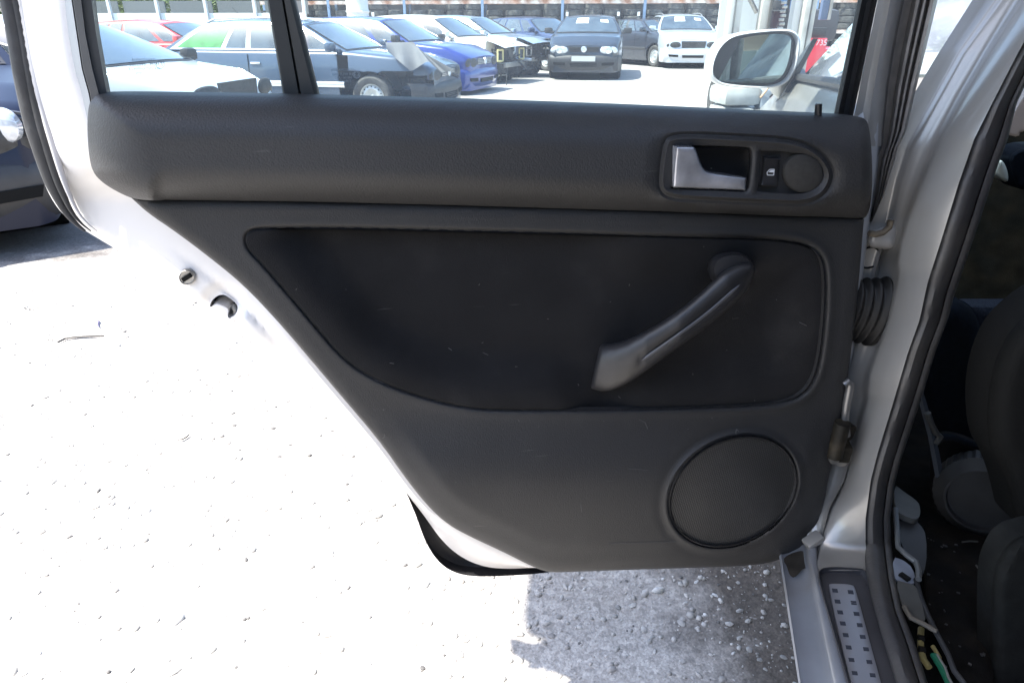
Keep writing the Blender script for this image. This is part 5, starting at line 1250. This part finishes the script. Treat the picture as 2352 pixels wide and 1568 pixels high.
build_car('hatchback', 'bright blue hatchback with a dark headlight, parked beyond the estate car', (-2.5, 14.3, 0), hd(-20), paint('bright_blue_paint', (.012, .035, .22), .3), L=4.2, H=1.45, R_=.31, group='cars parked in the yard', features=('no_lamps', 'body_bumper', 'dark_mirror'))
build_car('hatchback', 'cream white car with a stripped front end and a yellowed lamp frame', (-1.75, 16.6, 0), hd(-22), paint('cream_paint', (.75, .73, .66), .0), L=4.3, H=1.46, strip_front=True, group='cars parked in the yard', features=('yellow',))
build_car('hatchback', 'silver blue car with its bumper and lamps torn off', (-1.05, 18.6, 0), hd(-24), paint('silverblue_paint', (.35, .42, .52), .5), L=4.3, H=1.44, strip_front=True, group='cars parked in the yard')
build_car('saloon_car', 'dark blue car parked in shadow between the stripped cars and the black hatchback', car_at(1235, 21.5), hd(-50), paint('deepblue_paint', (.03, .05, .12), .3), L=4.3, H=1.42, group='cars parked in the yard', features=('body_bumper',))
gx, gy, _ = car_at(1346, 16.4)
build_car('hatchback', 'black hatchback facing the camera with papers behind its windscreen', (gx + .25, gy + 2.1, 0), hd(-99), paint('black_paint', (.022, .028, .040), .2), L=4.15, Wd=1.735, H=1.43, group='cars parked in the yard', features=('paper', 'plate', 'dull', 'dark_mirror'))
build_car('saloon_car', 'dark car tucked in just behind the black hatchback', car_at(1490, 23.5), hd(-62), paint('graphite_paint', (.03, .035, .05), .3), L=4.3, H=1.40, group='cars parked in the yard', strip_front=True)
gx, gy, _ = car_at(1574, 20.9)
build_car('estate_car', 'silver estate car facing the camera with its grille missing, beside the tyre racks', (gx + .3, gy + 2.4, 0), hd(-93), paint('pale_silver_paint', (.48, .52, .58), .3), L=4.77, Wd=1.82, H=1.52, hood=1.02, nose=.78, xa0=1.0, xa1=.2, xc1=-1.8, xc0=-2.15, front=1.37, rear=-1.35, group='cars parked in the yard', features=('paper', 'no_lamps', 'grille_missing', 'paint_bumper', 'rails'))
# dark car at the left edge, close by
dk = build_car('parked_car', 'dark blue car standing close beside the open door at the picture edge', (-4.42, 4.88, 0), hd(-52), mat('midnight_paint', (.008, .011, .026), .35, spec=.3), L=4.2, H=1.40, hood=.95, nose=.74, group='cars parked in the yard', features=('dark_mirror', 'no_lamps'))
b = MB(); c_ = Vector(at_y(6, 290, 3.62)); b.lathe([(.092, .02), (.09, -.015), (.075, -.03), (.04, -.04), (.001, -.043)], tuple(c_), axis='y', n=32); o = b.build('headlight', M['lamp'], None); o.parent = dk; o.matrix_parent_inverse = (Matrix.Translation(dk.location) @ Matrix.Rotation(dk.rotation_euler.z, 4, 'Z')).inverted()
b = MB()
for k in range(5): b.box(Vector(at_y(58, 262 + k * 13, 3.66)), (.16, .03, .012), ry=.15)
o = b.build('side_grille', M['carblack'], None); o.parent = dk; o['kind'] = 'stuff'; o.matrix_parent_inverse = (Matrix.Translation(dk.location) @ Matrix.Rotation(dk.rotation_euler.z, 4, 'Z')).inverted()
# grey cloth hung over the bare front corner of the estate car
clothm = mat('grey_tarpaulin', (.10, .105, .115), .75, noise=.15, nscale=5)
b = MB(); rows = []; rr = random.Random(2)
for i, t in enumerate(np.linspace(0, 1, 16)):
    row = []
    for j, s in enumerate(np.linspace(0, 1, 22)):
        x = interp_line([(0, 925), (1, 1045)], s); 
        yb = interp_line([(0, 118), (.35, 165), (.6, 140), (.8, 168), (1, 162)], s)
        yt = interp_line([(0, 98), (.5, 97), (1, 118)], s); x0 = interp_line([(0, 885), (.5, 950), (1, 968)], s)
        X = x0 + (x - 35 * (1 - s) - x0) * t; Y = yt + (yb - yt) * t
        row.append(tuple(at_y(X, Y, 10.75 - .3 * t + .07 * math.sin(s * 17) * t)))
    rows.append(row)
b.grid(rows); tag(b.build('tarpaulin', clothm), 'grey sheet of cloth hanging over the bare front of the blue grey estate car', 'tarpaulin')

# ================================================================== RACKS, TYRES, TRAILER, FORKLIFT, TREES
M['rust'] = mat('rusty_orange_beam', (.34, .15, .08), .6, noise=.3, nscale=6, col2=(.5, .45, .42), mixscale=3)
M['bluepost'] = mat('blue_rack_post', (.16, .24, .38), .5, noise=.2, nscale=5)
M['tyre2'] = mat('dusty_tyre', (.055, .053, .05), .85, noise=.35, nscale=6, bump=.5, bscale=30, col2=(.10, .098, .09), mixscale=2)
M['rackback'] = mat('dark_rack_back', (.03, .03, .03), .9)
ty = MB(); prof = [(.60, -.30), (.66, -.44), (.80, -.5), (.93, -.46), (.985, -.33), (.985, -.20), (.965, -.18), (.965, -.14), (1, -.12), (1, .12), (.965, .14), (.965, .18), (.985, .20), (.985, .33), (.93, .46), (.80, .5), (.66, .44), (.60, .30)]
ty.lathe([(r_ * .31, h * .20) for r_, h in prof], n=22, close=True)
tyre_proto = None; tyres_made = 0
rr = random.Random(12)
rack_line = [(-9.2, 26.5), (14.5, 23.5)]          # the rack runs across the back of the yard
def rk(u, d=0, z=0):
    ax, ay = rack_line[0]; bx, by = rack_line[1]; L_ = math.hypot(bx - ax, by - ay); tx, ty_ = (bx - ax) / L_, (by - ay) / L_
    return Vector((ax + tx * u - ty_ * d, ay + ty_ * u + tx * d, z))
RL = math.hypot(23.7, 3); rang = math.atan2(-3, 23.7)
bay = 2.75; nb = int(RL / bay); levels = [.12, 1.02, 1.92, 2.75]
for i in range(nb):
    root = empty('tyre_rack', tuple(rk(i * bay)), rang, local=True)
    names = ['first', 'second', 'third', 'fourth', 'fifth', 'sixth', 'seventh', 'eighth', 'ninth']
    tag(root, 'bay of the rusty tyre rack, %s from the left end of the row' % (names[i] if i < 9 else 'last'), 'tyre rack', 'bays of the tyre rack along the back of the yard')
    for x in (0.0,):
        for y in (0, .75):
            b = MB(); b.box((x, y, 1.6), (.09, .07, 3.2)); b.build('post', M['bluepost'], root, smooth=False)
    for z in levels:
        for y in (-.01, .76):
            b = MB(); b.box((bay / 2, y, z - .05), (bay - .10, .05, .11)); b.build('beam', M['rust'], root, smooth=False)
        b = MB()
        for k in range(5): b.box((bay * (k + .5) / 5, .375, z - .01), (.08, .7, .02))
        b.build('shelf_bars', M['rust'], root, smooth=False)['kind'] = 'stuff'
    b = MB(); b.box((bay / 2, .86, 1.5), (bay, .02, 3.0)); b.build('back_sheet', M['rackback'], root, smooth=False)
for i in range(nb):
    for li, z in enumerate(levels[:3]):
        k = 0; x = .38
        while x < bay - .2:
            n_ = rr.choice([3, 4, 4, 3]) if li < 2 else rr.choice([2, 3, 3])
            for j in range(n_):
                if tyres_made >= 296 or (li == 0 and j < 1): continue
                p = rk(i * bay + x + rr.uniform(-.03, .03), .33 + rr.uniform(-.04, .04), z + .11 + j * .205)
                if tyre_proto is None:
                    tyre_proto = ty.build('tyre', M['tyre2']); o = tyre_proto
                else: o = tyre_proto.copy(); col.objects.link(o)
                o.location = p; o.rotation_euler = (rr.uniform(-.03, .03), rr.uniform(-.03, .03), rr.random()); q = rr.uniform(.93, 1.06); o.scale = (q, q, rr.uniform(.85, 1.08))
                tag(o, 'dusty black used tyre lying in a stack on the rack', 'tyre', 'used tyres stacked on the racks'); tyres_made += 1
            x += .66
# pale tickets stuck on some tyres
b = None
for k in range(26):
    u = rr.uniform(.3, RL - .5); z = rr.choice([1.3, 1.5, 2.1, 2.3]); q = MB(); q.box((0, 0, 0), (.09, .004, .13))
    if b is None: b = q.build('ticket', M['paper'], smooth=False); o = b
    else: o = b.copy(); col.objects.link(o)
    o.location = rk(u, .005, z); o.rotation_euler = (0, 0, rang); tag(o, 'small white paper ticket stuck to a tyre on the rack', 'ticket', 'paper tickets on the tyres')
# white panelled trailer body above the red car
tr = empty('trailer', (-9.0, 20.0, 0), R(-4), local=True); tag(tr, 'long white panelled trailer with open tops standing behind the red hatchback', 'trailer')
M['whitepanel'] = mat('white_panel', (.74, .74, .72), .5, noise=.06, nscale=2); M['wood'] = mat('orange_wood_rail', (.55, .36, .22), .6)
for k in range(5):
    x = -2.6 + k * 1.35; b = MB(); b.box((x, 0, 1.12), (1.28, .05, .66), bevel=.01); b.build('side_panel', M['whitepanel'], tr)
    b = MB(); b.box((x, .5, 1.60), (1.2, .03, .32)); b.build('grey_mesh_panel', mat('grey_mesh', (.16, .17, .17), .8) if k == 0 else bpy.data.materials['grey_mesh'], tr, smooth=False)
for k in range(6):
    x = -3.28 + k * 1.35; b = MB(); b.box((x, -.03, 1.28), (.07, .09, 1.05)); b.build('post', M['whitepanel'], tr, smooth=False)
b = MB(); b.box((.1, -.03, 1.83), (6.85, .1, .07)); b.build('top_rail', M['wood'], tr, smooth=False)
b = MB(); b.box((.1, .6, .70), (6.8, 1.3, .14)); b.build('chassis', M['carblack'], tr, smooth=False)
for x in (-1.6, -.9, 1.6):
    for y in (.1, 1.1): b = MB(); b.lathe([(.18, -.08), (.33, -.1), (.35, 0), (.33, .1), (.18, .08)], (x, y, .35), axis='y', n=20, close=True); b.build('wheel', M['tyre'], tr)
# big white drum between the cars and the racks
b = MB(); b.lathe([(0, 0), (.30, 0), (.32, .1), (.30, .35), (.33, .4), (.30, .45), (.30, .9), (.33, .95), (.2, 1.0), (0, 1.02)], (-4.3, 20.6, 1.1), n=24); tag(b.build("drum", M["whitepanel"]), "white plastic drum standing on a pallet stack in front of the tyre rack", "drum")
b = MB()
for k in range(8): b.box((-4.3, 20.6, .07 + k * .135), (1.1, .9, .11))
tag(b.build("pallet_stack", M["wood"], smooth=False), "stack of wooden pallets carrying the white drum before the tyre rack", "pallets")
# ------------------------------------------------------------------ forklift
FY = 6.4
fl = empty('forklift', (3.0, 7.2, 0)); tag(fl, 'red forklift truck with pale steel mast and chain, standing behind the door mirror', 'forklift')
def fp(px, py, Y): return Vector(at_y(px, py, Y))
mast = mat('mast_grey', (.50, .49, .45), .5, noise=.2, nscale=5, col2=(.35, .33, .3), mixscale=4)
def column(name, xa, xb, Y, m, z1=2.6, z0=.12, dep=.10, parent=None):
    x0 = fp(xa, 60, Y).x; x1 = fp(xb, 60, Y).x; b = MB(); b.box(((x0 + x1) / 2, Y, (z0 + z1) / 2), (abs(x1 - x0), dep, z1 - z0), bevel=.006); return b.build(name, m, parent or fl)
column('mast_rail', 1668, 1678, FY, mast); column('mast_rail', 1681, 1695, FY + .05, mast, dep=.12); column('mast_rail', 1740, 1758, FY + .02, mast); column('mast_edge', 1759, 1765, FY, mat('mast_dark', (.06, .055, .05), .5)); column('mast_rail', 1838, 1850, FY, mast); column('mast_rail', 1852, 1862, FY + .04, mast, dep=.12)
column('lift_cylinder', 1813, 1831, FY + .1, M['whitepanel']); column('hydraulic_hose_guide', 1800, 1806, FY + .05, M['carblack'], dep=.03)
cm = MB(); x_ = fp(1793, 60, FY).x
for k in range(60): cm.box((x_ + (.006 if k % 2 else -.006), FY - .01, .6 + k * .033), (.04, .03, .022), bevel=.004)
o = cm.build('lift_chain', M['steel'], fl); o['kind'] = 'stuff'
b = MB(); b.box((fp(1716, 60, FY).x, FY + .25, 1.5), (.38, .02, 1.5)); b.build('clear_guard', mat('hazy_guard', (.62, .66, .68), .3), fl, smooth=False)
b = MB(); b.tube([fp(1703, -40, FY + .1), fp(1738, 30, FY + .1)], .02, 6); b.build('guard_brace', M['steel'], fl)
b = MB(); b.box((3.05, 8.3, .60), (.75, 1.9, .7), bevel=.08); b.build('body', paint('forklift_red', (.60, .03, .05), .0), fl)
b = MB(); b.box((3.25, 8.9, 1.15), (1.1, .8, .35), bevel=.08); b.build('counterweight', mat('forklift_dark', (.05, .05, .055), .5), fl)
b = MB(); b.box((fp(1785, 60, 9.2).x, 9.6, 1.9), (.9, .1, 2.6)); b.build('blue_screen', mat('blue_guard', (.10, .19, .36), .5), fl, smooth=False)
rb = MB(); a0 = fp(1852, 96, 6.9); a1 = fp(1898, 96, 6.9); a2 = fp(1900, 150, 6.9); zt = fp(1880, 88, 6.9).z; zb = fp(1880, 150, 6.9).z
rb.box(((a0.x + a1.x) / 2, 6.95, (zt + zb) / 2 - .2), (abs(a1.x - a0.x) + .02, .1, zt - zb + .4), bevel=.01); rb.build('side_panel', bpy.data.materials['forklift_red'], fl)
c0 = fp(1890, 99, 6.86); text('panel_number', '735', 0, 0, 0, 0, M['whiteprint'], fl, ax=(c0 + Vector((-.012, 0, 0)), Vector((1, 0, 0)), Vector((0, 0, 1)), .072))
rb = MB(); rb.box(((a0.x + a1.x) / 2, 7.0, zt + .05), (.2, .12, .08), bevel=.01); rb.build('cowl', M['carblack'], fl)
for (xa, xb, m_) in ((1878, 1894, mat('blue_post', (.09, .13, .22), .5)), (1895, 1902, mast)):
    column('roof_post', xa, xb, 7.3, m_, z1=2.3, z0=1.2, dep=.06)
for x in (2.7, 3.85):
    for y in (7.6, 9.0): b = MB(); b.lathe([(.12, -.1), (.28, -.12), (.30, 0), (.28, .12), (.12, .1)], (x, y, .30), axis='y' if False else 'x', n=20, close=True); b.build('wheel', M['tyre'], fl)
b = MB(); b.tube([fp(1665, 205, FY - .1), fp(1700, 198, FY - .15), fp(1740, 215, FY - .1), fp(1790, 205, FY)], .012, 6); b.build('hydraulic_hose', M['carblack'], fl)
# operator with a dark cap
per = empty('person', (fp(1775, 60, 8.2).x, 8.2, .9)); tag(per, 'person in a black cap sitting at the controls of the red forklift', 'person', None)
hx, hz = fp(1776, 30, 8.2).x, fp(1776, 34, 8.2).z
b = MB(); b.lathe([(.001, .13), (.05, .125), (.085, .09), (.10, .04), (.098, -.01), (.085, -.06), (.06, -.10), (.05, -.16), (.06, -.19), (.15, -.22), (.20, -.27), (.22, -.36), (.20, -.55), (.17, -.75), (.001, -.76)], (hx, 8.2, hz), n=24)
for s in (-1, 1): b.tube([(hx + s * .19, 8.2, hz - .27), (hx + s * .24, 8.1, hz - .45), (hx + s * .16, 7.85, hz - .5)], [.055, .045, .035], 10)
b.build('body', mat('dark_work_clothes', (.03, .035, .045), .9), per)
b = MB(); b.lathe([(.001, .145), (.06, .14), (.10, .10), (.112, .05), (.112, .03)], (hx, 8.2, hz), n=24); b.box((hx + .02, 8.06, hz + .035), (.15, .13, .012), rx=.15, bevel=.004); b.build('cap', mat('black_cap', (.01, .01, .012), .8), per)
# ------------------------------------------------------------------ scrap and engines under the mirror
sk_ = empty('stack_of_sacks', tuple(Vector(at_y(1688, 300, 3.9)) * 1.0)); sk_.location.z = 0; tag(sk_, 'short stack of grey dusty sacks beside the forklift, seen below the mirror', 'sacks')
sackm = mat('grey_sack', (.33, .34, .33), .85, noise=.25, nscale=8)
X0 = at_y(1688, 220, 3.9)[0]
for k in range(8):
    b = MB(); b.box((X0 + rr.uniform(-.015, .015), 3.9, .07 + k * .105), (.21, .26, .10), rz=rr.uniform(-.1, .1), bevel=.035); b.build('sack', sackm, sk_)
en = empty('engine', (at_y(1775, 240, 3.9)[0], 3.9, 0)); tag(en, 'greasy pale engine block with loose cables on the ground below the mirror', 'engine')
X1 = at_y(1770, 230, 3.9)[0]; M['alu'] = mat('dirty_aluminium', (.42, .46, .50), .4, metal=.6, noise=.35, nscale=12)
b = MB(); b.box((X1, 3.95, .37), (.34, .3, .74), bevel=.02); b.box((X1 + .02, 3.86, .62), (.26, .1, .10), rz=.1, bevel=.02); b.box((X1 - .04, 3.84, .79), (.12, .12, .10), bevel=.02); b.build('block', M['alu'], en)
b = MB(); b.tube([(X1 - .16, 3.78, .70), (X1, 3.76, .72), (X1 + .17, 3.78, .70)], .035, 12); b.build('pipe', M['steel'], en)
for k in range(5):
    b = MB(); p = Vector((X1 - .1 + k * .05, 3.78, .80)); b.tube([p, p + Vector((.05, -.03, .09)), p + Vector((.13, -.02, .05)), p + Vector((.17, 0, -.05))], .006, 6); b.build('cable', M['carblack'] if k % 2 else M['wood'], en)
bs = empty('plastic_sheet', (at_y(1830, 240, 2.9)[0], 2.9, 0)); 
# plastic wrap heap
b = MB(); rows = []; X2 = at_y(1825, 240, 3.1)[0]
for i, u in enumerate(np.linspace(0, 1, 14)):
    rows.append([(X2 - .2 + .42 * u + .03 * math.sin(9 * v + 5 * u), 3.2 + .35 * (v - .5) + .03 * math.sin(13 * u), max(.004, .72 * math.sin(math.pi * min(1, u * .9 + .05)) ** .6 * math.sin(math.pi * v) ** .5 + .035 * math.sin(17 * u + 11 * v))) for v in np.linspace(.02, .98, 14)])
b.grid(rows); o = b.build('plastic_wrap', mat('crumpled_clear_wrap', (.55, .60, .62), .2, coat=.6, noise=.2, nscale=9), sharp=20); tag(o, 'heap of crumpled translucent wrapping under the mirror arm', 'wrapping'); bpy.data.objects.remove(bs)
# ------------------------------------------------------------------ trees and hedge behind the racks
leafm = [mat('leaf_green_%s' % n, c, .6, noise=.4, nscale=1.5) for n, c in (('light', (.13, .17, .035)), ('mid', (.08, .12, .03)), ('dark', (.04, .07, .02)))]
bark = mat('bark', (.12, .09, .07), .9, noise=.4, nscale=4)
def tree(x, y, h, seed, label, mi):
    r_ = random.Random(seed); root = empty('broadleaf_tree', (x, y, 0), 0, local=True); tag(root, label, 'tree', 'trees behind the racks')
    b = MB(); b.tube([(0, 0, 0), (.1, 0, h * .25), (-.05, .1, h * .5), (.1, 0, h * .75)], [.22, .17, .12, .05], 8)
    for k in range(7):
        a = r_.uniform(0, 6.28); z = h * r_.uniform(.25, .6); b.tube([(0, 0, z), (math.cos(a) * h * .15, math.sin(a) * h * .15, z + h * .1), (math.cos(a) * h * .28, math.sin(a) * h * .28, z + h * .22)], [.07, .05, .02], 5)
    b.build('trunk', bark, root)
    V, F_ = [], []; cl = [(r_.gauss(0, .19) * h, r_.gauss(0, .16) * h, h * r_.uniform(.18, .95), r_.uniform(.07, .15) * h) for _ in range(46)]
    for _ in range(7500):
        cx, cy, cz, cr = r_.choice(cl); d = Vector((r_.gauss(0, 1), r_.gauss(0, 1), r_.gauss(0, 1))); d = d.normalized() * cr * r_.uniform(.55, 1.05)
        p = Vector((cx, cy, cz)) + d; s = r_.uniform(.05, .13); a = Vector((r_.gauss(0, 1), r_.gauss(0, 1), r_.gauss(0, .6))).normalized(); c = a.cross(Vector((r_.gauss(0, 1), r_.gauss(0, 1), r_.gauss(0, 1)))).normalized()
        k = len(V); V += [p - a * s, p + c * s * .5, p + a * s, p - c * s * .5]; F_.append((k, k + 1, k + 2, k + 3))
    make('crown', V, F_, leafm[mi], root, smooth=False)
for k, (x, y, h, lb) in enumerate([(-15.5, 30, 6.0, 'yellow green tree at the far left behind the white trailer'), (-12, 32, 5.2, 'darker tree just right of the far left tree behind the trailer'), (-8.2, 31, 5.8, 'light green tree behind the gap between trailer and tyre rack'), (-4.6, 32.5, 5.0, 'mid green tree behind the left end of the tyre rack'), (-1, 33, 5.6, 'bushy tree above the tyre rack over the stripped cars'), (3, 32, 4.6, 'low dark tree behind the rack above the black hatchback'), (8, 33, 5.5, 'mid green tree behind the rack near the silver estate'), (13, 33, 5.2, 'dark tree behind the rack beyond the forklift')]):
    tree(x, y, h, 30 + k, lb, k % 3)
V, F_ = [], []; r_ = random.Random(77)
for _ in range(26000):
    p = Vector((r_.uniform(-26, 24), r_.uniform(34, 37), r_.random() ** .8 * 3.4)); s = r_.uniform(.08, .2); a = Vector((r_.gauss(0, 1), r_.gauss(0, 1), r_.gauss(0, .6))).normalized(); c = a.cross(Vector((r_.gauss(0, 1), 1, r_.gauss(0, 1)))).normalized()
    k = len(V); V += [p - a * s, p + c * s * .5, p + a * s, p - c * s * .5]; F_.append((k, k + 1, k + 2, k + 3))
o = make('undergrowth', V, F_, leafm[1], None, smooth=False); tag(o, kind='stuff')
# boundary wall along the back
b = MB(); b.box((0, 38.5, 1.6), (70, .2, 3.2)); tag(b.build('boundary_wall', mat('pale_wall', (.35, .34, .31), .9, noise=.2, nscale=1), smooth=False), 'pale boundary wall hidden behind the undergrowth at the back of the yard', 'wall')
